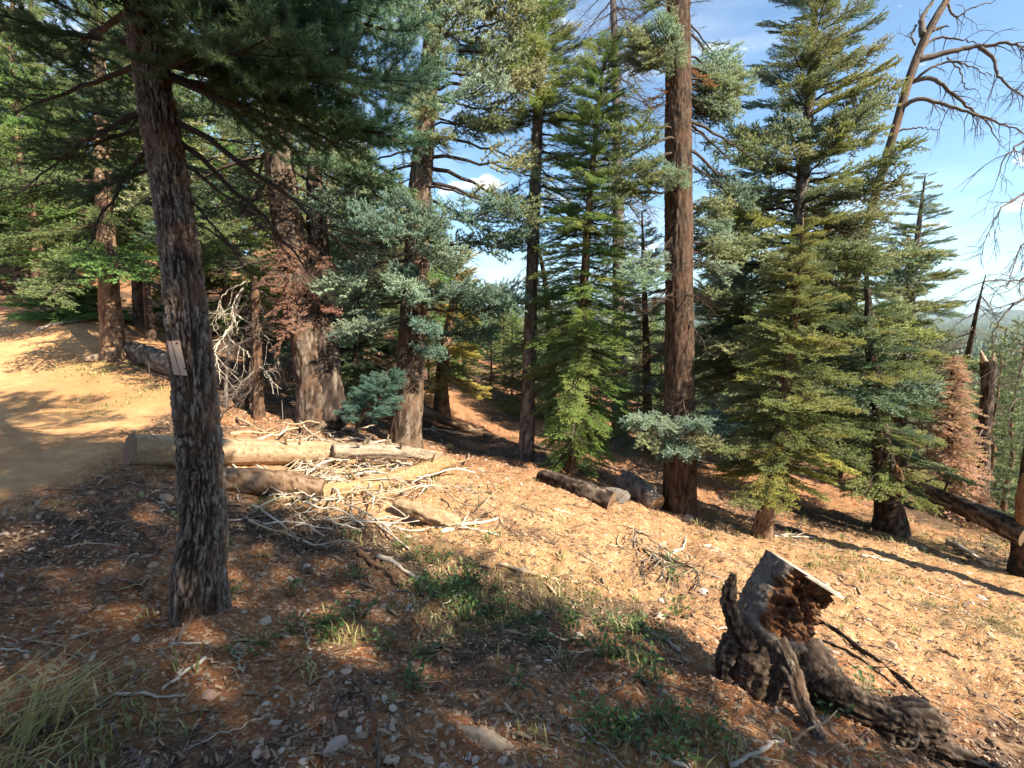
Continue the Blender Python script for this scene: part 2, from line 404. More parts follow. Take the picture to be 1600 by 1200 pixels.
def foliage_mat(name='needles', trans=.28):
    m, n, l, b = mat(name)
    oi = n.new("ShaderNodeObjectInfo"); w = attrib(n, 'wear')
    hs = n.new("ShaderNodeHueSaturation"); l.new(oi.outputs['Color'], hs.inputs['Color'])
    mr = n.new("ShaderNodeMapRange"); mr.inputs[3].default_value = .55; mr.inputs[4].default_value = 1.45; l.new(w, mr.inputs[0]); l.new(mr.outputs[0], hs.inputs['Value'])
    mh = n.new("ShaderNodeMapRange"); mh.inputs[3].default_value = .485; mh.inputs[4].default_value = .515; l.new(oi.outputs['Random'], mh.inputs[0]); l.new(mh.outputs[0], hs.inputs['Hue'])
    col = hs.outputs[0]
    l.new(col, b.inputs['Base Color']); b.inputs['Roughness'].default_value = .5; b.inputs['Specular IOR Level'].default_value = .35
    tr = n.new("ShaderNodeBsdfTranslucent")
    tc_ = mixc_(n, l, 1.0, col, (1.3, 1.25, .55), 'MULTIPLY'); l.new(tc_, tr.inputs['Color'])
    mx_ = n.new("ShaderNodeMixShader"); mx_.inputs[0].default_value = trans
    l.new(b.outputs[0], mx_.inputs[1]); l.new(tr.outputs[0], mx_.inputs[2])
    geo = n.new("ShaderNodeNewGeometry"); va = n.new("ShaderNodeVectorMath"); va.operation = 'MULTIPLY_ADD'; va.inputs[1].default_value = (.55, .55, .55); va.inputs[2].default_value = (0, 0, .55)
    l.new(geo.outputs['Normal'], va.inputs[0]); vn = n.new("ShaderNodeVectorMath"); vn.operation = 'NORMALIZE'; l.new(va.outputs[0], vn.inputs[0]); l.new(vn.outputs[0], b.inputs['Normal'])
    l.new(mx_.outputs[0], n['Material Output'].inputs['Surface'])
    return m
M_needle = foliage_mat()
def flat_leaf_mat(name, a, c, trans=.3):
    m, n, l, b = mat(name)
    col = ramp(n, l, attrib(n, 'wear'), [(.0, a), (1, c)])
    l.new(col, b.inputs['Base Color']); b.inputs['Roughness'].default_value = .55
    tr = n.new("ShaderNodeBsdfTranslucent"); l.new(col, tr.inputs['Color'])
    mx_ = n.new("ShaderNodeMixShader"); mx_.inputs[0].default_value = trans
    l.new(b.outputs[0], mx_.inputs[1]); l.new(tr.outputs[0], mx_.inputs[2]); l.new(mx_.outputs[0], n['Material Output'].inputs['Surface'])
    return m
M_grass = flat_leaf_mat('grass_blades', (.09, .14, .03), (.50, .44, .20))
M_leaf = flat_leaf_mat('plant_leaves', (.035, .08, .025), (.12, .20, .05))
M_litter = flat_leaf_mat('fallen_needles', (.07, .042, .03), (.36, .24, .15), .05)

def rock_mat(name, a, c):
    m, n, l, b = mat(name)
    f = noise(n, l, 9, 6); f2 = noise(n, l, 40, 4); w = attrib(n, 'wear')
    col = ramp(n, l, f, [(.3, a), (.7, c)])
    col = mixc_(n, l, .55, col, ramp(n, l, w, [(0, (.24, .12, .075)), (.35, (.40, .22, .14)), (.6, (.42, .30, .21)), (.8, (.50, .42, .34)), (1, (.58, .54, .50))]))
    l.new(col, b.inputs['Base Color']); b.inputs['Roughness'].default_value = .85
    bump(n, l, f2, .004, .6, b); return m
M_stone = rock_mat('mixed_stone', (.30, .18, .12), (.48, .36, .27))
M_stonegrey = rock_mat('grey_stone', (.26, .25, .25), (.50, .49, .48))
M_stonepink = rock_mat('pink_stone', (.38, .20, .14), (.52, .30, .21))
M_stonepale = rock_mat('pale_stone', (.44, .36, .28), (.62, .54, .44))

def ground_mat():
    m, n, l, b = mat('forest_floor')
    road, lit, gr = attrib(n, 'road'), attrib(n, 'litter'), attrib(n, 'green')
    big = noise(n, l, .8, 6, rough=.6); mid = noise(n, l, 6, 6, rough=.65); fine = noise(n, l, 70, 5, rough=.7)
    dirt = ramp(n, l, mid, [(.3, (.27, .115, .045)), (.5, (.41, .22, .10)), (.72, (.52, .315, .155))])
    red = ramp(n, l, mid, [(.3, (.16, .06, .027)), (.5, (.27, .11, .048)), (.72, (.40, .19, .09))])
    tanc = ramp(n, l, mid, [(.3, (.31, .15, .065)), (.5, (.44, .255, .125)), (.72, (.54, .36, .19))])
    dirt = mixc_(n, l, attrib(n, 'pale'), red, tanc)
    dirt = mixc_(n, l, ramp(n, l, big, [(.42, (0, 0, 0)), (.64, (.35, .35, .35))]), dirt, (.40, .20, .10))
    # small chips of pale and dark gravel
    v = n.new("ShaderNodeTexVoronoi"); v.inputs['Scale'].default_value = 55; t = n.new("ShaderNodeTexCoord")
    mpn = n.new("ShaderNodeMapping"); mpn.inputs['Scale'].default_value = (1, 1, 1); l.new(t.outputs['Object'], mpn.inputs[0]); l.new(mpn.outputs[0], v.inputs['Vector'])
    sep = n.new("ShaderNodeSeparateColor"); l.new(v.outputs['Color'], sep.inputs[0])
    chip = ramp(n, l, sep.outputs[0], [(.0, (.15, .07, .04)), (.4, (.36, .18, .10)), (.7, (.46, .30, .18)), (.9, (.60, .48, .34))])
    dirt = mixc_(n, l, ramp(n, l, sep.outputs[1], [(.45, (0, 0, 0)), (.55, (.65, .65, .65))]), dirt, chip)
    # brown-grey needle litter
    f4 = noise(n, l, 30, 6, rough=.7, stretch=(1, .35, 1)); f5 = noise(n, l, 34, 6, rough=.7, stretch=(.35, 1, 1))
    la = n.new("ShaderNodeMath"); la.operation = 'MAXIMUM'; l.new(f4, la.inputs[0]); l.new(f5, la.inputs[1])
    litc = ramp(n, l, la.outputs[0], [(.42, (.045, .028, .021)), (.58, (.13, .08, .058)), (.75, (.30, .21, .15))])
    lm = n.new("ShaderNodeMath"); lm.operation = 'MULTIPLY_ADD'; l.new(mid, lm.inputs[0]); lm.inputs[1].default_value = .9; l.new(lit, lm.inputs[2])
    col = mixc_(n, l, ramp(n, l, lm.outputs[0], [(.78, (0, 0, 0)), (1.0, (1, 1, 1))]), dirt, litc)
    rd = ramp(n, l, mid, [(.3, (.42, .215, .10)), (.7, (.60, .375, .19))])
    rd = mixc_(n, l, ramp(n, l, big, [(.4, (0, 0, 0)), (.6, (.55, .55, .55))]), rd, (.36, .165, .075))
    rd = mixc_(n, l, ramp(n, l, fine, [(.6, (0, 0, 0)), (.75, (.4, .4, .4))]), rd, (.3, .17, .09))
    col = mixc_(n, l, road, col, rd)
    grc = ramp(n, l, fine, [(.35, (.06, .075, .025)), (.7, (.22, .21, .08))])
    gm = n.new("ShaderNodeMath"); gm.operation = 'MULTIPLY'; l.new(gr, gm.inputs[0]); l.new(ramp(n, l, mid, [(.4, (.1, .1, .1)), (.65, (.8, .8, .8))]), gm.inputs[1])
    col = mixc_(n, l, gm.outputs[0], col, grc)
    farc = ramp(n, l, noise(n, l, .05, 6), [(.35, (.035, .05, .022)), (.7, (.10, .11, .05))])
    col = mixc_(n, l, attrib(n, 'far'), col, farc)
    l.new(col, b.inputs['Base Color']); b.inputs['Roughness'].default_value = .95; b.inputs['Specular IOR Level'].default_value = .1
    rr = n.new("ShaderNodeMapRange"); l.new(road, rr.inputs[0]); rr.inputs[3].default_value = .9; rr.inputs[4].default_value = .3
    bb = n.new("ShaderNodeBump"); bb.inputs['Distance'].default_value = .03; l.new(mid, bb.inputs['Height']); l.new(rr.outputs[0], bb.inputs['Strength'])
    b3 = n.new("ShaderNodeBump"); b3.inputs['Distance'].default_value = .012; l.new(fine, b3.inputs['Height']); l.new(rr.outputs[0], b3.inputs['Strength']); l.new(bb.outputs[0], b3.inputs['Normal'])
    b4 = n.new("ShaderNodeBump"); b4.inputs['Distance'].default_value = .006; b4.invert = True; l.new(v.outputs['Distance'], b4.inputs['Height']); l.new(rr.outputs[0], b4.inputs['Strength']); l.new(b3.outputs[0], b4.inputs['Normal'])
    l.new(b4.outputs[0], b.inputs['Normal'])
    return m
M_ground = ground_mat()

# ------------------------------------------------------------------ ground
GREEN = [((205, 620), 1.0), ((150, 580), .8), ((700, 930), .45), ((760, 950), .5), ((870, 920), .6), ((1000, 990), .2), ((1350, 890), .7), ((1570, 980), .8), ((1450, 850), 1.2),
         ((660, 870), .5), ((60, 1160), .4), ((200, 1120), .25), ((1050, 1150), .35), ((540, 990), .25), ((1590, 860), 1.2), ((860, 640), 2), ((480, 780), .3), ((980, 1030), .15)]
GREENW = []
for (px, py), r in GREEN:
    h_ = hit(px, py)
    if h_ is not None: GREENW.append((h_[0], h_[1], r))
def masks(x, y):
    rm = road_mask(x, y)
    nn = fbm(x * .7, y * .7, seed=31, o=4)
    # litter lies thick under the trees at hand and thin on the open slope
    open_ = smooth(3.2, 4.4, .28 * x + .96 * y) * smooth(-4.6, -3.2, x) * (1 - smooth(6.5, 8.5, y - .1 * x))
    lit = np.clip(.34 + .42 * nn - .32 * open_, 0, 1) * (1 - rm)
    gr = np.zeros_like(x)
    for gx, gy, r in GREENW: gr = np.maximum(gr, np.exp(-((x - gx) ** 2 + (y - gy) ** 2) / (r * r)) * 1.0)
    far = smooth(40, 120, np.hypot(x, y))
    gr = np.clip(np.maximum(gr * (.8 + .5 * fbm(x * 2, y * 2, seed=8, o=3)), far * .9), 0, 1)
    global PALE; PALE = open_ * (.55 + .45 * smooth(-.5, .5, nn))
    return rm, lit, gr
def build_ground():
    na, nr = len(ANG), len(RAD); x, y, z = GX.ravel(), GY.ravel(), GZ.ravel()
    V = np.stack([x, y, z], -1); i = np.arange(nr - 1)[:, None]; j = np.arange(na)[None]; j2 = (j + 1) % na
    Q = np.stack([i * na + j, (i + 1) * na + j, (i + 1) * na + j2, i * na + j2], -1).reshape(-1, 4)[:, ::-1]
    V = np.concatenate([V, [[0, 0, g(0, 0)]]]); jj = np.arange(na)
    T = np.stack([np.full(na, len(V) - 1), (jj + 1) % na, jj], -1)
    mb = MB(); mb.add(V, T, Q); me = mb.mesh('ground', M_ground)
    mk_ = masks(V[:, 0], V[:, 1])
    for nm, val in zip(('road', 'litter', 'green', 'pale', 'far'), (*mk_, PALE, smooth(70, 160, np.hypot(V[:, 0], V[:, 1])))):
        at = me.attributes.new(nm, 'FLOAT', 'POINT'); at.data.foreach_set('value', val.astype(np.float32))
    o = link('ground', me); o['kind'] = 'structure'
    print('ground verts', len(V))
build_ground()

def build_hills():
    m, n, l, b = mat('far_forest'); f = noise(n, l, .01, 6)
    l.new(ramp(n, l, f, [(.3, (.03, .05, .03)), (.7, (.10, .11, .06))]), b.inputs['Base Color']); b.inputs['Roughness'].default_value = 1
    for k, (r0, amp, base, s) in enumerate(((5200, 60, 30, 3), (8200, 120, 110, 8))):
        a = np.radians(np.linspace(-80, 110, 240)); rows = []
        prof = base + amp * fbm(a * 5, a * 0 + 3, seed=s, o=5)
        for f_, hh in ((-.10, -.6), (-.05, .4), (0, 1), (.06, .5), (.12, -.6)):
            rr = r0 * (1 + f_); rows.append(np.stack([rr * np.sin(a), rr * np.cos(a), EYE + np.where(hh < 0, -70, -40 + (prof + 40) * hh + 8 * fbm(a * 40, a * 0 + f_ * 50, seed=s, o=3))], -1))
        V = np.concatenate(rows); na = len(a); i = np.arange(4)[:, None]; j = np.arange(na - 1)[None]
        Q = np.stack([i * na + j, i * na + j + 1, (i + 1) * na + j + 1, (i + 1) * na + j], -1).reshape(-1, 4)
        mb = MB(); mb.add(V, None, Q); o = link('hills', mb.mesh('hills', m)); o['kind'] = 'structure'
build_hills()

TRUNKS = [(40, 'bank trunks'), (178, 'roadside trunk'), (300, 'near tree'), (404, 'orange brown snag'), (480, 'double trunk'), (645, 'blue green fir'), (830, 'slim dark trunk'), (910, 'bright green fir'),
          (1061, 'big trunk'), (1145, 'dark gap trunk'), (1235, 'yellow green fir'), (1375, 'snapped trunk'), (1430, 'tiered fir'), (1484, 'brown dead fir'), (1540, 'forked snag'), (1600, 'charred trunk')]
def gap_phrase(px):
    if px < 40: return 'left of the bank trunks'
    if px > 1600: return 'beyond the charred trunk at right'
    for (a, n1), (b_, n2) in zip(TRUNKS[:-1], TRUNKS[1:]):
        if a <= px <= b_: return 'between %s and %s' % (n1, n2)
MARKS = [((305, 968), 'the near tree'), ((250, 705), 'the bare log end'), ((520, 765), 'the log pile'), ((660, 800), 'the broken short log'), ((600, 890), 'the orange pole'), ((1015, 870), 'the slanting twig heap'), ((1180, 1062), 'the sawn stump'),
         ((1060, 800), 'the big straight trunk'), ((1190, 838), 'the young yellow green fir'), ((1390, 828), 'the snapped dark trunk'), ((1050, 1110), 'the bark covered log'), ((740, 1150), 'the splintered driftwood'), ((40, 1180), 'the tall corner grass'),
         ((700, 930), 'the green plant patch'), ((1450, 1000), 'the gravel slope at right'), ((890, 738), 'the bright green fir'), ((570, 1120), 'the straight dark stick'), ((640, 706), 'the blue green fir'), ((870, 960), 'the straw grass patch')]
MARKW = []
def near_phrase(x, y):
    if not MARKW:
        for p_, n1 in MARKS: h_ = hit(*p_); MARKW.append((h_[0], h_[1], n1))
    mx_, my_, n1 = min(MARKW, key=lambda m: (m[0] - x) ** 2 + (m[1] - y) ** 2)
    dx, dy = x - mx_, y - my_
    if abs(dx) > abs(dy): return ('right of ' if dx > 0 else 'left of ') + n1
    return ('beyond ' if dy > 0 else 'in front of ') + n1
# ------------------------------------------------------------------ branches (shared meshes)
def nrm(v): return v / (np.linalg.norm(v, axis=-1, keepdims=True) + 1e-9)
def needles(mb, rng, P0, P1, wear, nl, nw, k, step, flat=.6, spread=(.7, 1.15), m=1):
    P0, P1, wear = np.array(P0), np.array(P1), np.array(wear)
    L = np.linalg.norm(P1 - P0, axis=1); cnt = np.maximum(1, (L / step).astype(int)) * k
    idx = np.repeat(np.arange(len(L)), cnt); N = len(idx)
    t = rng.random(N)[:, None]; pos = P0[idx] * (1 - t) + P1[idx] * t
    ax = nrm(P1 - P0)[idx]
    r = rng.normal(size=(N, 3)); r = nrm(r - ax * (r * ax).sum(1, keepdims=True)); r[:, 2] = r[:, 2] * flat + .18
    ph = rng.uniform(*spread, N)[:, None]
    d = nrm(ax * np.cos(ph) + r * np.sin(ph)); ln = (nl * rng.uniform(.7, 1.2, N))[:, None]
    s = nrm(np.cross(d, rng.normal(size=(N, 3)))) * nw * .5
    V = np.stack([pos - s, pos + s, pos + d * ln], 1).reshape(-1, 3)
    w = np.clip(wear[idx] + rng.normal(0, .13, N), 0, 1)
    mb.add(V, np.arange(N * 3).reshape(-1, 3), None, m, np.repeat(w, 3))
def gen_branch(seed, L=1.6, nsec=22, sec=.5, ter=.15, tstep=.06, flat=.12, lift=0., droop=.12, start=.15, nd=(.035, .008, 4, .02), bare_twigs=False, segs=5, up3=False, needle_from=.25, gap=0., fine=1):
    rng = np.random.default_rng(seed); mb = MB()
    n = 11; s = np.linspace(0, 1, n)
    ax = np.stack([s * L, .05 * L * np.cumsum(rng.normal(0, .35, n)) * .4, -droop * L * s ** 1.6 + lift * L * s ** 3], -1)
    ax[:, 2] += .01 * L * rng.normal(size=n); ax[0] = 0
    tube(mb, ax, .014 * L * (1 - s) ** .8 + .003, segs, cap=False)
    P0, P1, Wr = [], [], []
    def seg(a, b, w): P0.append(a); P1.append(b); Wr.append(w)
    for i in range(n - 1):
        if s[i] > .55: seg(ax[i], ax[i + 1], .6)
    for k in range(nsec):
        f = start + (1 - start) * (k + rng.random() * .7) / nsec
        if rng.random() < gap: continue
        p = np.array([np.interp(f, s, ax[:, c]) for c in range(3)])
        side = 1 if k % 2 else -1
        a = math.radians(rng.uniform(38, 68)); ln = sec * L / 1.6 * (.35 + .9 * math.sin(math.pi * min(1, (f - start) / (1 - start) * .75 + .22))) * rng.uniform(.65, 1.15)
        d = np.array([math.cos(a), side * math.sin(a), rng.normal(0, flat) - .05])
        if up3: d[2] += rng.uniform(-.35, .55)
        d = nrm(d); m_ = 5; pts = [p]
        for q in range(m_):
            d = nrm(d + np.array([.10, 0, -.05 + .03 * q]) + rng.normal(0, .07, 3) * np.array([1, 1, .6])); pts.append(pts[-1] + d * ln / m_)
        pts = np.array(pts)
        tube(mb, pts, np.linspace(.0055, .0018, m_ + 1) * (L / 1.6) ** .5, 3, cap=False)
        for q in range(m_):
            if (q + .5) / m_ > needle_from and not bare_twigs: seg(pts[q], pts[q + 1], .35 + .4 * q / m_)
        nt = int(ln / tstep)
        for q in range(nt):
            g_ = .15 + .85 * (q + rng.random() * .5) / max(nt, 1)
            pp = np.array([np.interp(g_ * m_, np.arange(m_ + 1), pts[:, c]) for c in range(3)])
            sd_ = nrm(pts[-1] - pts[0]); pr = np.array([-sd_[1], sd_[0], 0]) * (1 if q % 2 else -1)
            dd = sd_ * .65 + pr * .75 + np.array([0, 0, rng.normal(0, flat)])
            if up3: dd = dd + np.array([0, 0, rng.uniform(-.25, .85)])
            dd = nrm(dd + rng.normal(0, .12, 3)); tl = ter * rng.uniform(.6, 1.2) * (1.1 - .6 * g_) * (L / 1.6)
            e = pp + dd * tl * .55; e2 = e + nrm(dd + np.array([.12, 0, .02]) + rng.normal(0, .12, 3)) * tl * .45
            if bare_twigs: 
                tube(mb, np.array([pp, e, e2]), np.array([.0028, .002, .001]), 3, cap=False)
                if rng.random() < .6 * fine:
                    e3 = e + nrm(dd + rng.normal(0, .6, 3)) * tl * .4; tube(mb, np.array([e, e3]), np.array([.0018, .0008]), 3, cap=False)
            else:
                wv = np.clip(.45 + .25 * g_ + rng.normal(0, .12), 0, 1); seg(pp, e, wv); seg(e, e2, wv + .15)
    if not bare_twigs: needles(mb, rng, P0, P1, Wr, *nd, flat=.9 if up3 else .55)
    elif nd[0] > 0: needles(mb, rng, P0, P1, Wr, *nd)
    return mb
def variants(name, cnt, seed, mats, **kw):
    out = []
    for k in range(cnt):
        out.append(gen_branch(seed + k, **kw).mesh(name, mats, False))
    return out
WN = [M_twig, M_needle]
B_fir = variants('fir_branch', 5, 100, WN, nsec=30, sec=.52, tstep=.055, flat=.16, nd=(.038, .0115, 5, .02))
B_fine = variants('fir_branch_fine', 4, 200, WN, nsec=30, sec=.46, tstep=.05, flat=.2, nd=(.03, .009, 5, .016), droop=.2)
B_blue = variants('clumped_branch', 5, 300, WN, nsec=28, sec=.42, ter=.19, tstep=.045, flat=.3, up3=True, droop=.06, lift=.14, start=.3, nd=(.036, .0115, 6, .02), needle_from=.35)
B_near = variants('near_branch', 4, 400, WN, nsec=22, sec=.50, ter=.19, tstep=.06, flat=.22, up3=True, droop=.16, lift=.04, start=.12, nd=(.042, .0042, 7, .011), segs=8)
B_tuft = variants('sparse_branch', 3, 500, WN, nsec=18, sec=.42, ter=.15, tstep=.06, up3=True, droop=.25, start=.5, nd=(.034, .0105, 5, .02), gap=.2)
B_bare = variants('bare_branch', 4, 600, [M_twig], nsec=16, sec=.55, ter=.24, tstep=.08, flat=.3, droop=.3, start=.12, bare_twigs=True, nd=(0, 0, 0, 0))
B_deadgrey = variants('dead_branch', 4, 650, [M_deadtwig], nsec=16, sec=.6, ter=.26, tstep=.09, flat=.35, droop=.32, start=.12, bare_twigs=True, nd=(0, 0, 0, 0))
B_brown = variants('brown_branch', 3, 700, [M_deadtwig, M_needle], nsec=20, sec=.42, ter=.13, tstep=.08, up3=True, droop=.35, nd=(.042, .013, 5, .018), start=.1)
print('branch tris', [len(b.polygons) for b in (B_fir[0], B_fine[0], B_blue[0], B_near[0], B_tuft[0], B_bare[0], B_brown[0])])

# real foliage colours
BLUE = (.17, .25, .20); BLUEL = (.26, .345, .28); DARK = (.075, .115, .06); OLIVE = (.25, .265, .10); YELL = (.32, .32, .10); GREENB = (.16, .26, .08)
MIDG = (.14, .185, .08); BROWN = (.26, .15, .09); GOLD = (.42, .34, .09); SAGE = (.275, .30, .175)
def jit(rng, c, a=.12):
    k = 1 + rng.uniform(-a, a); return (c[0] * k * (1 + rng.uniform(-.08, .08)), c[1] * k, c[2] * k * (1 + rng.uniform(-.08, .08)), 1)
BL = 1.6
def put_branch(parent, base, p, az, incl, length, me, col, rng, name='branch', roll=None):
    o = bpy.data.objects.new(name, me); C.objects.link(o); o.parent = parent
    s = length / BL
    rot = Matrix.Rotation(az, 3, 'Z') @ Matrix.Rotation(-incl, 3, 'Y') @ Matrix.Rotation(rng.uniform(-.35, .35) if roll is None else roll, 3, 'X')
    sc_ = Matrix.Diagonal((s, s * rng.uniform(.85, 1.15) * (1 if rng.random() < .5 else -1), s * rng.uniform(.9, 1.2)))
    o.matrix_local = Matrix.Translation(Vector(p) - Vector(base)) @ (rot @ sc_).to_4x4()
    o.color = jit(rng, col)
    return o

class Tree:
    def __init__(s, name, label, cat, path, radii, bark, seg=20, step=.06, cw=.05, ch=.16, depth=.012, seed=0, lump=.25, group=None, flare=1.35, base_on_ground=True):
        path = [np.array(p, float) for p in path]
        if base_on_ground:
            b = path[0].copy(); gz = g(b[0], b[1]); b[2] = gz
            s.base = b; path[0] = b + np.array([0, 0, -.12])
            d = path[1] - path[0]
            path.insert(1, b + d / max(np.linalg.norm(d), .1) * .28); radii = [radii[0] * flare, radii[0] * 1.06] + list(radii[1:])
        else: s.base = path[0].copy()
        s.rng = np.random.default_rng(seed + 991)
        s.root = thing(name, label, cat, s.base, group)
        s.path, s.rad = np.array(path), np.array(radii, float)
        Ltot = np.linalg.norm(np.diff(s.path, axis=0), axis=1).sum()
        mb = MB(); n = max(8, int(Ltot / step))
        tube(mb, s.path - s.base, s.rad, seg, n, disp=bark_disp(cw, ch, depth, seed, lump=lump))
        s.trunk = link('trunk', mb.mesh('trunk', bark), s.root)
        s.fp, s.fr, s.fs = resample(s.path, s.rad, 200)
    def at_z(s, z):
        k = int(np.argmin(np.abs(s.fp[:, 2] - z))); return s.fp[k], s.fr[k]
    def br(s, z, azdeg, length, kinds, col, incl=None, name='branch', roll=None):
        """azdeg: 0 = picture right (+X), 90 = away, 270 = toward the camera"""
        p, r = s.at_z(z)
        me = kinds[int(s.rng.integers(len(kinds)))]
        inc = math.radians(incl if incl is not None else s.rng.uniform(-12, 8))
        return put_branch(s.root, s.base, p, math.radians(azdeg), inc, length, me, col, s.rng, name, roll)
    def whorls(s, z0, z1, dz, nper, lenf, kinds, cols, inc0=-12, inc1=35, prob=1., azr=None, fill=0):
        z = z0; a0 = s.rng.uniform(0, 360)
        while z < z1:
            f = (z - z0) / (z1 - z0); a0 += 47
            for k in range(nper):
                if s.rng.random() > prob: continue
                az = a0 + 360 * k / nper + s.rng.uniform(-22, 22)
                ln = lenf(f) * s.rng.uniform(.75, 1.15)
                if azr is not None and not azr(az % 360, f): continue
                c = cols[int(s.rng.integers(len(cols)))]
                s.br(z + s.rng.uniform(-.5, .5) * dz, az, max(ln, .12), kinds, c, inc0 + (inc1 - inc0) * f + s.rng.uniform(-7, 7))
            for k in range(fill):
                s.br(z + s.rng.uniform(-.5, .5) * dz, s.rng.uniform(180, 360), max(.3, lenf(f) * s.rng.uniform(.35, .55)), kinds, cols[int(s.rng.integers(len(cols)))], s.rng.uniform(-25, 25))
            z += dz

def vert(pts, t): return [P(px, py, t) for px, py in pts]
def zpy(py, t, px=800): return P(px, py, t)[2]
def cone(l0, l1=.15, p=.8): return lambda f: l1 + (l0 - l1) * (1 - f) ** p

# ---- T1: the near tree at left
T = Tree('fir_tree', 'near tree at left with rough grey brown bark and a small board nailed on', 'tree',
         [P(312, 968, 2.9), P(316, 850, 2.92), P(312, 700, 2.95), P(300, 560, 2.98), P(285, 430, 3.02), P(266, 290, 3.06), P(240, 130, 3.1), P(215, -60, 3.15), P(200, -300, 3.2), P(195, -900, 3.2)],
         [.122, .118, .112, .105, .10, .096, .092, .082, .07, .02], M_barknear, seg=160, step=.011, cw=.019, ch=.06, depth=.017, seed=3, lump=.3, flare=1.22)
T1 = T
r1 = T.rng
# boughs: (height pixel on trunk, azimuth, length)
for py, az, ln, inc in [(110, 5, 1.75, -6), (112, -35, 1.4, -2), (50, 20, 1.9, 4), (40, -12, 1.8, 6), (90, 14, 1.5, -9), (20, -55, 1.4, 6), (100, 50, 1.2, -2), (-30, -25, 1.8, 6), (-60, 12, 1.9, 6),
                        (90, 165, 1.2, -2), (70, 200, 1.3, 2), (170, 178, .85, -14), (0, 150, 1.5, 8), (10, 230, 1.1, 6), (-40, 190, 1.5, 10), (-20, 270, 1.05, 12), (60, 300, 1.15, 5), (-70, 320, 1.6, 6),
                        (-110, 240, 1.4, 10), (200, 172, .75, -6), (95, -20, 1.65, -5), (0, 0, 1.9, 2), (30, -30, 1.7, 2), (260, 178, .6, -6), (75, 2, 1.9, -1), (120, -5, 1.3, -12), (-10, 60, 1.4, 8)]:
    T.br(zpy(py, 3.1), az, ln * (.88 if ln > 1.55 else 1), B_near, (.11, .17, .085) if r1.random() < .45 else (.11, .19, .13), inc)
for py, az, ln, inc in [(180, 8, 1.5, -22), (200, 20, 1.2, -30), (240, 5, .9, -25), (170, 200, .9, -20), (290, 10, .7, -35), (210, 190, .8, -35), (330, 40, .5, -20)]:
    T.br(zpy(py, 3.08), az, ln, B_bare, DARK, inc, name='dead_branch')
T.whorls(zpy(-300, 3.2), zpy(-880, 3.2), .38, 4, cone(1.5, .2), B_fir, [DARK, MIDG], -5, 35)

# ---- T2: big leaning double trunk
T = Tree('double_trunk_pine', 'thick leaning old trunk with split bark and brown dead brush clinging to it', 'tree',
         [P(500, 655, 8.2), P(488, 580, 8.3), P(470, 480, 8.4), P(453, 380, 8.5), P(440, 280, 8.6), P(420, 120, 8.8), P(408, -40, 9), P(395, -400, 9.3)],
         [.29, .265, .25, .24, .23, .21, .18, .04], M_bark, seg=64, step=.035, cw=.06, ch=.2, depth=.025, seed=11)
mb = MB()
tube(mb, np.array([P(519, 662, 8.15), P(512, 590, 8.3), P(505, 500, 8.5), P(500, 420, 8.7), P(494, 330, 8.9), P(490, 200, 9.1)]) - T.base, [.26, .23, .2, .18, .16, .08], 40, 80, disp=bark_disp(.06, .2, .022, 21))
link('second_trunk', mb.mesh('second_trunk', M_barkdark), T.root)
T.whorls(zpy(300, 8.6), zpy(-380, 9.2), .42, 4, cone(2.4, .3), B_fir + B_tuft, [MIDG, SAGE, DARK], -12, 25, .8)
for k in range(38):
    T.br(zpy(r1.uniform(350, 490), 8.4) , r1.uniform(215, 385), r1.uniform(.5, .95), B_brown, (.34, .20, .15), r1.uniform(-60, 5), name='dead_branch')
for k in range(8):
    T.br(zpy(r1.uniform(300, 480), 8.4), r1.uniform(120, 420), r1.uniform(.5, 1.1), B_deadgrey, BROWN, r1.uniform(-30, 10), name='dead_branch')

# ---- T3: tree with clumps of silvery blue needles
T = Tree('blue_fir_tree', 'old fir left of centre with silvery blue green clumps and broken dark limbs', 'tree',
         [P(632, 706, 8.6), P(640, 600, 8.7), P(645, 480, 8.8), P(652, 360, 8.9), P(660, 250, 9), P(672, 100, 9.1), P(680, -20, 9.2), P(690, -350, 9.5)],
         [.24, .225, .215, .20, .18, .16, .13, .03], M_bark, seg=56, step=.04, cw=.05, ch=.18, depth=.02, seed=5)
for py, az, ln, inc in [(330, 200, 1.9, -4), (350, 250, 1.7, -8), (370, 290, 1.6, -6), (340, 330, 1.8, -3), (400, 180, 2.0, -10), (380, 0, 1.9, 0), (430, 220, 1.6, -12), (440, 270, 1.4, -8), (450, 320, 1.7, -6), (470, 190, 1.5, -8),
                        (480, 350, 1.9, -2), (490, 240, 1.4, -10), (500, 290, 1.3, -8), (520, 20, 1.5, -4), (410, 300, 1.5, -2), (470, 10, 1.8, 2), (360, 160, 2.2, -6), (500, 215, 1.3, -14), (540, 300, 1.0, -8), (460, 340, 1.6, -4)]:
    T.br(zpy(py, 8.8), az, ln, B_blue, BLUE if r1.random() < .5 else BLUEL, inc)
for py, az, ln, inc in [(20, 0, 1.9, 6), (50, 340, 1.8, 2), (80, 300, 1.5, 0), (100, 20, 2.0, 4), (130, 350, 2.0, -4), (160, 320, 1.7, -6), (60, 250, 1.3, 0), (30, 60, 1.8, 4), (150, 10, 1.7, -8), (0, 330, 1.7, 8), (190, 345, 1.4, -8),
                        (-30, 10, 1.9, 8), (-40, 300, 1.6, 8), (-60, 200, 1.8, 8), (-80, 60, 1.6, 8), (110, 120, 1.6, 0), (180, 30, 1.4, -5), (70, 10, 2.0, 2), (40, 320, 1.6, 6), (120, 335, 1.7, 0)]:
    T.br(zpy(py, 9), az, ln, B_blue, SAGE if r1.random() < .7 else BLUEL, inc)
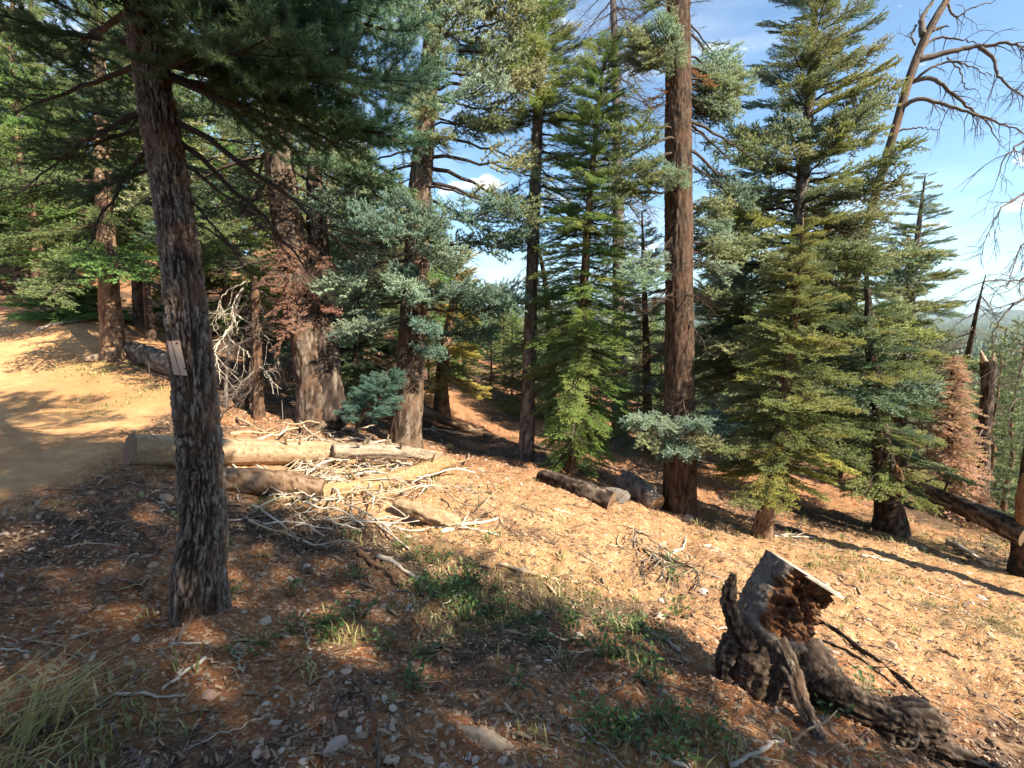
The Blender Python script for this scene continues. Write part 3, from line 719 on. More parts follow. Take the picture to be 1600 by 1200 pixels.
for py, az, ln, inc in [(60, 265, 1.1, -4), (110, 285, 1.2, -8), (150, 250, 1.1, -6), (190, 280, 1.2, -10), (230, 300, 1.0, -8), (320, 260, 1.2, -10), (345, 285, 1.1, -6), (420, 265, 1.1, -10), (460, 290, 1.0, -12), (20, 300, 1.1, 0)]:
    T.br(zpy(py, 9), az, ln, B_blue, SAGE if py < 250 else BLUE, inc)
for py, az, ln, inc in [(240, 345, 2.1, 2), (260, 10, 2.3, -6), (280, 350, 2.2, -8), (290, 330, 1.8, -4), (230, 200, 1.5, -8), (300, 20, 1.9, -14), (250, 170, 1.6, -2), (210, 0, 2.0, 0)]:
    T.br(zpy(py, 8.9), az, ln, B_tuft, SAGE, inc)
for k in range(14):
    T.br(zpy(r1.uniform(180, 620), 8.8), r1.uniform(0, 360), r1.uniform(.6, 1.5), B_bare, DARK, r1.uniform(-30, 5), name='dead_branch')
T.whorls(zpy(-60, 9.2), zpy(-340, 9.4), .4, 5, cone(1.6, .3), B_blue, [SAGE, BLUE], 0, 30)

# ---- T4: golden green tree behind, short trunk
T = Tree('juniper_tree', 'golden olive tree with short reddish trunk beyond the blue needled fir', 'tree',
         [P(690, 654, 13), P(690, 600, 13), P(700, 520, 13), P(715, 440, 13.2), P(722, 380, 13.3)], [.2, .17, .13, .08, .03], M_barktan, seg=24, seed=8)
T.whorls(zpy(590, 13), zpy(385, 13.2), .28, 6, cone(1.25, .3, .7), B_fir, [GOLD, OLIVE, GOLD], -10, 40, azr=lambda a, f: not (130 < a < 230 and f < .5))

# ---- T5: slim dark trunk with crown high up
T = Tree('slim_fir_tree', 'slim dark trunk bare below, green crown only at its top against the sky', 'tree',
         [P(822, 724, 9.5), P(826, 600, 9.5), P(832, 400, 9.6), P(840, 200, 9.7), P(848, 60, 9.8), P(852, -30, 9.9)], [.135, .125, .115, .095, .06, .02], M_barkgrey, seg=32, step=.05, seed=13)
T.whorls(zpy(190, 9.7), zpy(-25, 9.9), .17, 7, cone(.95, .3, .5), B_fine, [(.30, .34, .11), (.26, .34, .10), YELL], 5, 45, azr=lambda a, f: not (150 < a < 215 and f < .35))
T.whorls(zpy(340, 9.7), zpy(190, 9.9), .2, 4, lambda f: 1.15, B_fine + B_bare[:1], [(.22, .30, .09), OLIVE], -15, 5, azr=lambda a, f: a < 110 or a > 280)
T.whorls(zpy(560, 9.6), zpy(200, 9.8), .32, 2, lambda f: .6, B_bare, [DARK], -25, 0, .8)
# ---- T6: bright green young fir
T = Tree('green_fir_tree', 'bright green narrow young fir with soft boughs reaching down, right of slim dark trunk', 'tree',
         [P(893, 740, 9), P(903, 640, 8.95), P(909, 500, 8.9), P(918, 360, 8.9), P(930, 220, 8.9), P(945, 90, 8.9), P(950, 60, 8.9)], [.10, .095, .08, .065, .045, .02, .008], M_barktan, seg=24, step=.05, cw=.04, seed=17)
T.whorls(zpy(690, 8.9), zpy(70, 8.9), .17, 6, lambda f: .32 + .72 * (1 - f) ** .5 * (1 - .35 * (f < .12)), B_fine + B_fir[:2], [(.27, .37, .11), (.23, .33, .10), (.28, .34, .11), (.20, .29, .09)], -30, 35, .95, fill=2)
for k in range(10): T.br(zpy(r1.uniform(500, 680), 8.9), r1.uniform(180, 360), r1.uniform(.4, .8), B_deadgrey, DARK, r1.uniform(-25, 5), name='dead_branch')

# ---- T7: the big straight tree right of centre
T = Tree('tall_fir_tree', 'largest straight reddish brown trunk right of centre rising out of the picture', 'tree',
         [P(1062, 800, 8), P(1061, 640, 8), P(1061, 450, 8.02), P(1060, 250, 8.05), P(1060, 80, 8.1), P(1060, -80, 8.2), P(1060, -500, 8.4)], [.235, .222, .215, .205, .19, .17, .03], M_barkbrown, seg=72, step=.03, cw=.045, ch=.17, depth=.018, seed=19, lump=.12, flare=1.12)
for py, az, ln, inc in [(110, 190, 1.2, 0), (100, 220, 1.0, 4), (120, 250, .9, 0), (90, 160, 1.2, 0), (120, 350, 1.3, 0), (100, 320, 1.2, 4), (130, 20, 1.4, 0), (140, 330, 1.1, -6), (80, 10, 1.4, 4),
                        (290, 200, 1.0, -4), (280, 230, .9, 0), (300, 180, 1.2, -8), (330, 350, 1.1, -6), (310, 320, .9, -4), (350, 20, 1.4, -8), (400, 345, 1.2, -12), (390, 10, 1.4, -8), (370, 30, 1.5, -4),
                        (640, 210, .95, -10), (650, 240, .9, -8), (660, 280, .95, -12), (650, 320, 1.0, -8), (640, 350, 1.1, -6), (670, 260, .85, -18), (665, 300, .95, -14), (645, 190, .9, -10), (680, 230, .7, -20), (675, 330, .8, -16), (630, 10, 1.0, -4),
                        (400, 190, 1.1, -14), (420, 160, 1.3, -10), (105, 5, 1.3, 2), (125, 345, 1.25, -4), (140, 10, 1.3, -8), (115, 25, 1.5, -2), (95, 335, 1.1, 6), (95, 205, 1.05, 4), (115, 180, 1.0, -4), (85, 240, .9, 8), (150, 355, 1.2, -8),
                        (285, 215, 1.0, 0), (295, 250, .9, -2), (320, 5, 1.1, -2), (340, 340, 1.0, -6), (660, 220, 1.0, -12), (668, 250, .95, -14), (672, 300, .9, -14), (655, 345, 1.0, -10), (640, 270, .95, -6)]:
    if py < 500: az = (22 + az % 26 if (az > 285 or az < 22) else (208 + az % 30 if 140 < az < 208 else az))
    T.br(zpy(py, 8), az, ln, B_blue, BLUEL if r1.random() < .65 else SAGE, inc)
for py, az, ln, inc in [(10, 180, 1.2, -4), (20, 350, 1.3, -6), (0, 220, 1.1, 0), (30, 10, 1.6, -8), (200, 190, 1.5, 0), (215, 175, 1.7, -6), (235, 200, 1.5, -10), (190, 350, 1.6, 2), (225, 5, 1.8, -10), (245, 340, 1.5, -16), (260, 170, 1.6, -12), (180, 20, 1.7, -4)]:
    az = (20 + az % 26 if (az > 285 or az < 20) else (208 + az % 26 if 140 < az < 208 else az))
    T.br(zpy(py, 8), az, ln, B_tuft, MIDG if r1.random() < .6 else BLUE, inc)
for k in range(30):
    T.br(zpy(r1.uniform(-40, 620), 8), r1.uniform(0, 360), r1.uniform(.4, 1.3), B_bare, DARK, r1.uniform(-30, 8), name='dead_branch')
for k in range(5): T.br(zpy(r1.uniform(60, 160), 8), r1.choice([200, 350]) + r1.uniform(-20, 20), .6, B_brown, (.30, .14, .07), -10, name='dead_branch')
T.whorls(zpy(-360, 8.2), zpy(-495, 8.4), .45, 4, cone(1.3, .3), B_blue + B_fir, [SAGE, MIDG], -5, 30)

# ---- T8: yellow green young fir in front
T = Tree('young_fir_tree', 'young yellow green fir with tan stem and dense layered boughs, right of the big trunk', 'tree',
         [P(1190, 838, 7.5), P(1200, 790, 7.45), P(1214, 720, 7.4), P(1225, 640, 7.4), P(1238, 520, 7.4), P(1250, 400, 7.4), P(1255, 340, 7.4)], [.125, .11, .095, .08, .055, .025, .008], M_barktan, seg=32, step=.04, cw=.04, seed=23)
T.whorls(zpy(735, 7.4), zpy(345, 7.4), .15, 6, lambda f: .12 + 1.0 * (1 - f) ** .75 * (.72 + .28 * min(1, f / .2)), B_fir, [OLIVE, YELL, (.17, .21, .08), OLIVE], -14, 30, .95, fill=2)

# ---- T9: the wide tall fir behind it
T = Tree('wide_fir_tree', 'tall wide fir with pale trunk showing through, behind the young yellow green fir', 'tree',
         [P(1212, 775, 10.5), P(1222, 620, 10.5), P(1236, 470, 10.5), P(1250, 330, 10.5), P(1262, 190, 10.5), P(1272, 50, 10.5), P(1280, -90, 10.5)], [.20, .17, .15, .13, .10, .06, .015], M_barkgrey, seg=32, step=.05, seed=29)
T.whorls(zpy(560, 10.5), zpy(-85, 10.5), .27, 6, lambda f: .3 + 1.95 * (1 - f) ** .65, B_fir + B_blue[:3], [SAGE, BLUE, (.19, .23, .14), SAGE, OLIVE], -10, 35, .8, fill=1)
for k in range(14): T.br(zpy(r1.uniform(200, 600), 10.5), r1.uniform(180, 360), r1.uniform(.6, 1.3), B_bare, DARK, r1.uniform(-20, 5), name='dead_branch')
for k in range(8): T.br(zpy(r1.uniform(300, 420), 10.5), r1.uniform(200, 380), r1.uniform(.7, 1.4), B_brown, (.22, .12, .07), -8, name='dead_branch')

# ---- T10 group at right
T = Tree('broken_fir_tree', 'thick dark trunk at right with snapped orange top among dark green boughs', 'tree',
         [P(1392, 828, 9), P(1386, 770, 9), P(1378, 700, 9.1), P(1366, 600, 9.2), P(1358, 500, 9.3), P(1352, 400, 9.4)], [.23, .20, .15, .11, .07, .02], M_barkdark, seg=32, step=.05, seed=31)
T.whorls(zpy(730, 9.1), zpy(410, 9.4), .26, 5, cone(1.2, .3, .6), B_fir, [MIDG, (.09, .14, .08), OLIVE], -16, 25, .9)
mb = MB(); c0 = P(1398, 770, 8.85) - T.base
tube(mb, [c0, c0 + np.array([.03, 0, .28]), c0 + np.array([-.02, 0, .5])], [.12, .10, .02], 14, 14, disp=bark_disp(.03, .1, .02, 4)); link('snapped_stub', mb.mesh('snapped_stub', M_woodorange), T.root)
T = Tree('layered_fir_tree', 'slender fir with flat separated tiers of boughs against the pale sky at right', 'tree',
         [P(1402, 800, 12), P(1408, 640, 12), P(1418, 520, 12), P(1430, 400, 12), P(1440, 320, 12), P(1446, 272, 12)], [.13, .12, .10, .07, .04, .01], M_barkgrey, seg=20, step=.06, seed=37)
T.whorls(zpy(620, 12), zpy(278, 12), .36, 6, lambda f: .2 + 1.15 * (1 - f) ** .7, B_fir, [MIDG, OLIVE, (.12, .165, .09)], -6, 25, .95, fill=1)
T = Tree('brown_dead_fir', 'dead fir with rust brown needles standing at right before the far valley', 'tree',
         [P(1482, 800, 10.9), P(1484, 700, 10.9), P(1487, 600, 10.9), P(1490, 552, 10.9)], [.12, .09, .05, .01], M_barkdark, seg=16, seed=41)
T.whorls(zpy(780, 10.9), zpy(560, 10.9), .14, 8, lambda f: .15 + .78 * (1 - f) ** .8, B_brown, [(.60, .40, .32), (.68, .48, .39), (.52, .33, .26)], -20, 20, fill=6)
T = Tree('broken_snag', 'dark branchless snag with snapped pale forked top at right', 'dead tree',
         [P(1528, 800, 11), P(1536, 690, 11), P(1543, 610, 11), P(1544, 565, 11)], [.155, .13, .12, .14], M_barkdark, seg=24, seed=43)
mb = MB()
for a, b in (((1538, 566), (1532, 548)), ((1551, 566), (1553, 552))):
    tube(mb, np.array([P(*a, 11), P(*b, 11)]) - T.base, [.07, .02], 8, 5)
link('splinter', mb.mesh('splinter', M_woodpale), T.root)
for k in range(5): T.br(zpy(r1.uniform(575, 700), 11), r1.uniform(-60, 60) + r1.choice([0, 180]), r1.uniform(.8, 1.4), B_deadgrey, DARK, r1.uniform(-20, 20), name='dead_branch')
T = Tree('leaning_snag', 'thin dead snag leaning right with fine bare twigs, behind the rust brown fir', 'dead tree',
         [P(1478, 760, 15), P(1500, 600, 14.5), P(1515, 540, 14), P(1530, 470, 13.5), P(1540, 430, 13.2)], [.11, .09, .065, .035, .01], M_barkdark, seg=14, seed=47)
for k in range(26): T.br(zpy(r1.uniform(440, 640), 14), r1.uniform(0, 360), r1.uniform(.6, 1.3), B_deadgrey, DARK, r1.uniform(-25, 15), name='dead_branch')

# ---- the big curved snag against the sky
T = Tree('leaning_dead_tree', 'large bare dead tree leaning right with long drooping limbs against the sky', 'dead tree',
         [P(1305, 770, 12.7), P(1318, 600, 12.6), P(1340, 420, 12.4), P(1378, 270, 12.2), P(1402, 190, 12.2), P(1422, 120, 12.2), P(1450, 50, 12.2), P(1492, -20, 12.2), P(1540, -90, 12.2), P(1560, -180, 12.2)],
         [.11, .105, .10, .095, .09, .095, .085, .065, .05, .02], M_bark, seg=36, step=.04, cw=.03, ch=.4, depth=.008, seed=53)
def limb(T, pts, r0, r1_, seed, twigs=10, tl=.5, mat_=None, t=9., droopd=-1, name='limb', rtw=.006):
    rng = np.random.default_rng(seed); mb = MB()
    W = [np.array(p) if len(p) == 3 and not isinstance(p, tuple) else P(*p) for p in pts]
    W = np.array(W) - T.base
    Pt, R, s = resample(W, np.linspace(r0, r1_, len(W)), 26)
    Pt[1:] += rng.normal(0, .02, (25, 3)) * np.linspace(.3, 1, 25)[:, None]
    tube(mb, Pt, R, 7)
    for k in range(twigs):
        i = int(rng.integers(6, 25)); ax = nrm(Pt[i] - Pt[i - 1]); d = nrm(ax * .8 + rng.normal(0, .55, 3) + np.array([0, 0, .35 * droopd]))
        q = [Pt[i]]; ln = tl * rng.uniform(.4, 1.2)
        for j in range(5):
            d = nrm(d + np.array([.02, 0, .14 * droopd]) + rng.normal(0, .18, 3)); q.append(q[-1] + d * ln / 5)
            if j in (1, 2, 3) and rng.random() < .75:
                d2 = nrm(d + rng.normal(0, .6, 3)); e = q[-1] + d2 * ln * .3
                tube(mb, np.array([q[-1], e, e + nrm(d2 + rng.normal(0, .4, 3)) * ln * .15]), np.array([rtw * .6, rtw * .45, .0015]), 3, cap=False)
        tube(mb, np.array(q), np.linspace(min(R[i] * .6, rtw * 1.6), .002, 6), 4, cap=False)
    return link(name, mb.mesh(name, mat_ or M_stickgrey), T.root)
for k, (pts, r0, tw) in enumerate([
    ([(1432, 95, 12.2), (1470, 85, 12.1), (1530, 72, 11.9), (1585, 68, 11.6), (1640, 95, 11.4)], .06, 14),
    ([(1530, 74, 11.9), (1550, 90, 11.8), (1562, 120, 11.7), (1590, 145, 11.6), (1640, 165, 11.5)], .035, 12),
    ([(1424, 128, 12.2), (1450, 122, 12.1), (1480, 140, 12.0), (1510, 165, 11.9), (1540, 190, 11.8), (1562, 222, 11.7)], .045, 18),
    ([(1404, 170, 12.2), (1430, 156, 12.0), (1470, 162, 11.9), (1520, 178, 11.7), (1570, 196, 11.6), (1620, 215, 11.5)], .045, 20),
    ([(1426, 130, 12.2), (1445, 112, 12.0), (1480, 98, 11.9), (1510, 102, 11.8), (1550, 120, 11.7)], .028, 9),
    ([(1438, 78, 12.2), (1462, 60, 12.2), (1500, 62, 12.1), (1535, 72, 11.9)], .03, 4),
    ([(1430, 70, 12.2), (1424, 56, 12.3), (1432, 40, 12.4), (1420, 58, 12.5)], .02, 2),
    ([(1442, 55, 12.2), (1440, 30, 12.3), (1455, 5, 12.4), (1470, -30, 12.5)], .06, 4),
    ([(1454, 48, 12.2), (1470, 43, 12.2), (1484, 40, 12.1)], .035, 1),
    ([(1478, 2, 12.2), (1495, 26, 12.1), (1520, 12, 12.0), (1555, 2, 11.9)], .022, 5),
    ([(1400, 205, 12.2), (1430, 200, 12.1), (1470, 202, 12.0)], .02, 1),
    ([(1395, 238, 12.2), (1430, 218, 12.0), (1452, 205, 11.9)], .018, 0),
    ([(1400, 222, 12.2), (1430, 228, 12.1), (1455, 234, 12.0)], .022, 0),
    ([(1480, 90, 12.1), (1500, 110, 12.0), (1512, 140, 11.9), (1525, 142, 11.8)], .015, 4)]):
    limb(T, pts, r0 * 1.35, .008, 60 + k, tw, .7, rtw=.009)
# ---- off-frame dead tree at the right edge, limbs hanging into view
T = Tree('edge_dead_tree', 'dead tree at right edge hanging thin bare grey branches into view', 'dead tree',
         [P(1690, 900, 6.2), P(1685, 600, 6.2), P(1690, 200, 6.2), P(1700, -200, 6.2), P(1705, -500, 6.3)], [.16, .15, .12, .08, .02], M_barkgrey, seg=20, step=.08, seed=59)
for k, (pts, r0, tw) in enumerate([
    ([(1680, 150, 6.2), (1630, 190, 6), (1590, 225, 5.9), (1568, 250, 5.8), (1555, 290, 5.8)], .02, 16),
    ([(1680, 250, 6.2), (1630, 280, 6), (1590, 310, 5.9), (1560, 330, 5.8), (1542, 375, 5.8)], .02, 18),
    ([(1685, 330, 6.2), (1640, 350, 6), (1605, 375, 5.9), (1585, 410, 5.8), (1578, 450, 5.8)], .016, 12),
    ([(1685, 380, 6.2), (1630, 420, 6.1), (1580, 440, 6), (1545, 455, 6)], .018, 12),
    ([(1685, 420, 6.2), (1640, 450, 6.1), (1595, 470, 6), (1560, 500, 6), (1555, 560, 6)], .022, 12),
    ([(1685, 480, 6.2), (1640, 520, 6.1), (1600, 545, 6), (1562, 575, 6), (1548, 610, 6)], .016, 12),
    ([(1685, 560, 6.2), (1640, 590, 6.1), (1600, 615, 6), (1575, 645, 6), (1580, 690, 6)], .016, 10),
    ([(1690, 60, 6.2), (1640, 100, 6), (1600, 130, 5.8)], .02, 10)]):
    limb(T, pts, r0, .003, 90 + k, tw, .5)
# ---- burnt stub and fallen trunk at right edge
T = Tree('burnt_trunk', 'charred trunk at right edge with orange wood showing above the black', 'dead tree',
         [P(1600, 902, 7.5), P(1604, 820, 7.5), P(1613, 730, 7.5), P(1630, 600, 7.5), P(1642, 450, 7.5)], [.16, .14, .13, .11, .05], M_barkbrown, seg=28, step=.04, seed=61)
mb = MB(); tube(mb, np.array([P(1600, 905, 7.5), P(1602, 870, 7.5), P(1604, 830, 7.5)]) - T.base, [.205, .165, .155], 28, 16, disp=bark_disp(.04, .1, .012, 3), cap=False); link('charred_base', mb.mesh('charred_base', M_char), T.root)
mb = MB(); tube(mb, np.array([P(1598, 822, 7.44), P(1600, 780, 7.43), P(1604, 740, 7.44)]) - T.base, [.07, .10, .05], 20, 14, disp=bark_disp(.04, .2, .012, 6)); link('bare_orange_wood', mb.mesh('bare_orange_wood', M_woodorange), T.root)

def log(name, label, pts, radii, mat_, cat='log', seg=24, seed=0, cw=.05, ch=.18, depth=.01, endmat=None, lump=.2, nring=None, group=None, stubs=0, cutfirst=False):
    W = np.array([np.array(p, float) for p in pts]); base = W[0].copy()
    root = thing(name, label, cat, base, group); L = np.linalg.norm(np.diff(W, axis=0), axis=1).sum()
    mb = MB(); tube(mb, W - base, radii, seg, nring or max(8, int(L / .03)), disp=bark_disp(cw, ch, depth, seed, lump=lump), cap=endmat is None)
    link('trunk', mb.mesh('trunk', mat_), root)
    if endmat is not None:
        T_, N_, B_ = frames(W - base)
        for e, sgn in ((0, -1), (-1, 1)):
            mb = MB(); th = np.linspace(0, 2 * np.pi, 28, endpoint=False); rr = radii[e] * 1.0
            dd, w = bark_disp(cw, ch, depth, seed, lump=lump)(th[None], np.full((1, 28), 0. if e == 0 else L), np.full((1, 28), radii[e]), np.zeros((1, 28, 3)))
            rims = [];
            for q in (1.0, .6, .3):
                rims.append((W[e] - base) + (np.cos(th) * rr * q)[:, None] * N_[e] + (np.sin(th) * rr * q)[:, None] * B_[e] + sgn * T_[e] * (.004 + .006 * (1 - q)))
            V = np.concatenate(rims + [[(W[e] - base) + sgn * T_[e] * .008]]); j = np.arange(28); j2 = (j + 1) % 28
            Q = np.concatenate([np.stack([a * 28 + j, a * 28 + j2, (a + 1) * 28 + j2, (a + 1) * 28 + j], -1) for a in (0, 1)])
            mb.add(V, np.stack([56 + j, 56 + j2, np.full(28, 84)], -1), Q); link('sawn_end', mb.mesh('sawn_end', endmat), root)
    rng = np.random.default_rng(seed + 5)
    for k in range(stubs):
        i = rng.uniform(.1, .9); Pq, Rq, _ = resample(W - base, radii, 50); q = int(i * 49); a = rng.uniform(.2, 2.9)
        d = np.array([rng.normal(0, .5), -abs(math.cos(a)) * .6, abs(math.sin(a))]); d = nrm(d)
        mb = MB(); l_ = rng.uniform(.06, .22); tube(mb, np.array([Pq[q], Pq[q] + d * (Rq[q] + l_ * .6), Pq[q] + d * (Rq[q] + l_) + rng.normal(0, .02, 3)]), [.02, .014, .006], 6, 6); link('branch_stub', mb.mesh('branch_stub', mat_), root)
    return root
def onp(px, py, r, sink=.15):
    h = hit(px, py + 0); return np.array([h[0], h[1], h[2] + r * (1 - sink)])
def gl(x, y, r, sink=.15): return np.array([x, y, g(x, y) + r * (1 - sink)])

log('fallen_log', 'dark fallen trunk slanting down to the charred trunk at the right edge', [P(1605, 838, 7.4), P(1540, 808, 7.9), P(1470, 778, 8.5), P(1400, 752, 9.1), P(1320, 730, 9.9)], [.17, .16, .145, .13, .09], M_barkdark, seed=71, stubs=8, endmat=M_end)
# ---------------------------------------------------------------- the log pile
log('bare_log', 'long barkless tan log lying behind the near trunk with a dark sawn end', [P(203, 702, 4.9), P(280, 704, 5.25), P(380, 706, 5.7), P(480, 707, 6.15), P(530, 706, 6.4)], [.15, .15, .148, .14, .12], M_wood, seed=73, cw=.05, ch=1.4, depth=.008, endmat=M_end, stubs=6, lump=.12)
log('bark_log', 'reddish half buried log in front of the long barkless log', [P(335, 752, 4.95), P(390, 752, 5.05), P(450, 756, 5.15), P(505, 765, 5.2)], [.13, .135, .13, .10], M_barktan, seed=79, cw=.03, ch=.09, depth=.010, endmat=M_end)
log('yellow_log', 'shorter yellowish log pointing right out of the stick pile', [P(500, 772, 5.2), P(560, 762, 5.5), P(620, 748, 5.9), P(672, 732, 6.4), P(702, 722, 6.8)], [.095, .10, .105, .105, .10], M_woodyellow, seed=83, cw=.05, ch=.6, depth=.014, endmat=M_end, stubs=4)
log('splintered_log', 'ragged end of a broken log behind the stick pile', [P(520, 706, 6.2), P(575, 704, 6.4), P(640, 708, 6.8), P(690, 716, 7.2)], [.10, .095, .085, .05], M_woodgrey, seed=89, cw=.05, ch=.4, depth=.02, stubs=7)
log('hollow_log', 'short weathered broken log with knots in the middle of the open slope', [P(618, 785, 5.1), P(660, 800, 5.0), P(690, 812, 4.95), P(716, 822, 4.9)], [.05, .085, .09, .075], M_wood, seed=97, cw=.03, ch=.3, depth=.024, stubs=3)
_lg = [hit(846, 750), hit(880, 762), hit(918, 777), hit(955, 792)]
log('shaded_log', 'dark barked log in shade left of the big straight trunk', [q + np.array([0, 0, r * .30]) for q, r in zip(_lg, (.12, .15, .17, .17))], [.12, .15, .165, .16], M_barkdark, seed=101, endmat=M_end, depth=.02)
log('log_chunk', 'short sawn log chunk tipped against the foot of the big straight trunk', [P(975, 752, 8.2), P(1000, 768, 7.95), P(1025, 790, 7.7)], [.19, .185, .17], M_barkgrey, seed=103, endmat=M_end, depth=.015)
log('hillside_log', 'thin dark log lying down the slope between the double trunk and blue fir', [P(530, 545, 14), P(560, 565, 13), P(592, 592, 12)], [.16, .15, .14], M_bark, seed=107)
log('hillside_log', 'straight fallen log on the sunny hillside behind the blue fir', [P(560, 520, 20), P(620, 530, 19.5), P(690, 540, 19)], [.2, .18, .14], M_barkred, seed=109)
log('hillside_log', 'fallen log resting against the short reddish trunk of the golden tree', [P(640, 632, 11.5), P(690, 655, 11.8), P(790, 690, 12)], [.11, .10, .06], M_barktan, seed=113)
log('hillside_log', 'dark log lying across the leafy ground far behind the slim trunk', [P(740, 588, 20), P(800, 598, 20), P(860, 612, 19)], [.2, .18, .12], M_barkdark, seed=117)
log('bank_log', 'grey rotting log at the foot of the slim trunks beside the road', [P(205, 545, 10.2), P(260, 568, 9.6), P(320, 592, 9.0)], [.17, .2, .15], M_barkgrey, seed=119, depth=.03)
log('bank_log', 'dark log lying on the bank above the road at far left', [P(-40, 505, 13), P(30, 500, 13.2), P(90, 497, 13.4)], [.14, .13, .1], M_barkdark, seed=121)
log('bark_branch', 'short bark covered log leaning toward the stump in the foreground', [P(1018, 1070, 2.72), P(1045, 1110, 2.5), P(1075, 1150, 2.32), P(1110, 1200, 2.12), P(1150, 1260, 1.95)], [.045, .048, .045, .042, .04], M_barkgrey, seed=127, cw=.02, ch=.06, depth=.008, endmat=M_end)
log('driftwood_piece', 'flat splintered pale wood piece lying at the bottom centre', [P(688, 1138, 2.12), P(725, 1148, 2.08), P(765, 1160, 2.02), P(800, 1176, 1.98), P(870, 1200, 1.9), P(930, 1215, 1.86)], [.012, .034, .038, .026, .018, .012], M_woodgrey, seed=131, cw=.012, ch=.25, depth=.006)

_a, _b, _c = hit(1545, 1165), hit(1590, 1178), hit(1680, 1215)
log('rotten_wood', 'orange brown rotten wood chunk at the lower right corner', [_a, _b, _c], [.035, .05, .05], M_barktan, seed=137, cw=.015, ch=.12, depth=.018)
# ---------------------------------------------------------------- stump in the foreground
def stump():
    b = hit(1200, 1075); t0 = float(b @ np.array([0, cT, -sT]) + EYE * sT)
    t0 = float((b - np.array([0, 0, EYE])) @ np.array([0, cT, -sT]))
    root = thing('tree_stump', 'dark twisted sawn stump with rotten orange hollow and a thick root log at right foreground', 'stump', b)
    rng = np.random.default_rng(5); mb = MB()
    def Q(px, py, dt=0): return P(px, py, t0 + dt) - b
    axis = nrm(Q(1260, 896) - Q(1195, 1000))
    T_, N_, B_ = frames(np.array([Q(1195, 1000), Q(1260, 896)]))
    N0, B0 = N_[1], B_[1]; camdir = np.array([-.35, -1, .2]); camdir /= np.linalg.norm(camdir)
    pts = [Q(1175, 1100, .02), Q(1178, 1060), Q(1192, 1010), Q(1225, 955), Q(1260, 897)]
    def disp(TH, S, R, V):
        T2, N2, B2 = frames(np.array(pts))
        nv = np.cos(TH)[..., None] * N0 + np.sin(TH)[..., None] * B0
        smax = S.max(); f = S / smax
        face = nv @ nrm(np.array([.45, -1, 0.1])); left = nv @ nrm(np.array([-1., -.25, 0.35]))
        x, y, z = V[..., 0], V[..., 1], V[..., 2]
        bn = fbm(x * 11, y * 11, z * 11, seed=3, o=4)
        rotm = smooth(.0, .45, face + .25 * bn) * smooth(.44, .62, f + .10 * bn)
        greym = smooth(.45, .75, left) * smooth(.42, .56, f)
        carve = np.abs(fbm(x * 22, y * 22, z * 22, seed=7, o=4)); carve2 = np.abs(fbm(x * 9, y * 9, z * 9, seed=8, o=3))
        rough = .03 * fbm(x * 12, y * 12, z * 12, seed=9, o=4) + .012 * fbm(x * 45, y * 45, z * 20, seed=10, o=3)
        d = rough * (1 - .6 * greym) - rotm * (.012 + .11 * (carve * .7 + carve2 * .7)) * (1 - .8 * smooth(.95, 1., f))
        d = d + .016 * (greym + .5 * (1 - rotm)) * (np.abs(vnoise(TH * 16, S * 3, seed=4)) + .5 * np.abs(vnoise(TH * 38, S * 6, seed=6)))
        d = d + .03 * greym * smooth(.6, .95, left)
        return d, np.clip(.28 * greym * (1 - rotm) + rotm, 0, 1)
    tube(mb, pts, [.20, .19, .185, .19, .198], 110, 150, disp=disp, cap=False)
    link('stump_body', mb.mesh('stump_body', M_rot), root)
    # sawn top
    mb = MB(); th = np.linspace(0, 2 * np.pi, 64, endpoint=False); c = Q(1260, 897) + axis * .004
    rr = .198 + .006 * np.sin(th * 5 + 1)
    V = np.concatenate([c + (np.cos(th) * rr * k)[:, None] * N0 + (np.sin(th) * rr * k)[:, None] * B0 + axis * h for k, h in ((1.02, -.016), (1.02, .0), (.7, .002), (.3, -.004))] + [[c]])
    j = np.arange(64); j2 = (j + 1) % 64
    mb.add(V, np.stack([192 + j, 192 + j2, np.full(64, 256)], -1), np.concatenate([np.stack([a * 64 + j, a * 64 + j2, (a + 1) * 64 + j2, (a + 1) * 64 + j], -1) for a in range(3)]))
    link('sawn_top', mb.mesh('sawn_top', S_pale), root)
    def bd(s, d=.020, lump=.4, cw=.021, ch=.06): return bark_disp(cw, ch, d, s, lump=lump)
    mb = MB(); tube(mb, [Q(1185, 1035), Q(1250, 1040, -.03), Q(1300, 1082, -.10), Q(1350, 1112, -.2), Q(1400, 1128, -.26), Q(1445, 1133, -.3), Q(1466, 1140, -.31)], [.17, .165, .118, .098, .11, .115, .07], 64, 130, disp=bd(3))
    link('root_log', mb.mesh('root_log', M_barkdark), root)
    mb = MB(); tube(mb, [Q(1400, 1150, -.3), Q(1455, 1165, -.36), Q(1520, 1190, -.42), Q(1590, 1215, -.48)], [.07, .05, .036, .02], 24, 50, disp=bd(9)); link('root', mb.mesh('root', M_barkdark), root)
    mb = MB(); tube(mb, [Q(1215, 1000, -.15), Q(1238, 1050, -.24), Q(1252, 1095, -.33), Q(1275, 1145, -.48), Q(1305, 1200, -.62), Q(1330, 1250, -.7)], [.04, .042, .034, .03, .026, .022], 28, 80, disp=bd(5, .012, cw=.02, lump=.9)); link('root', mb.mesh('root', M_bark), root)
    mb = MB(); tube(mb, [Q(1170, 1010, -.1), Q(1155, 980, -.1), Q(1141, 950, -.1), Q(1140, 920, -.09), Q(1147, 897, -.08)], [.05, .045, .038, .034, .014], 24, 60, disp=bd(7, .014, cw=.02, lump=.7)); link('broken_spike', mb.mesh('broken_spike', M_barkdark), root)
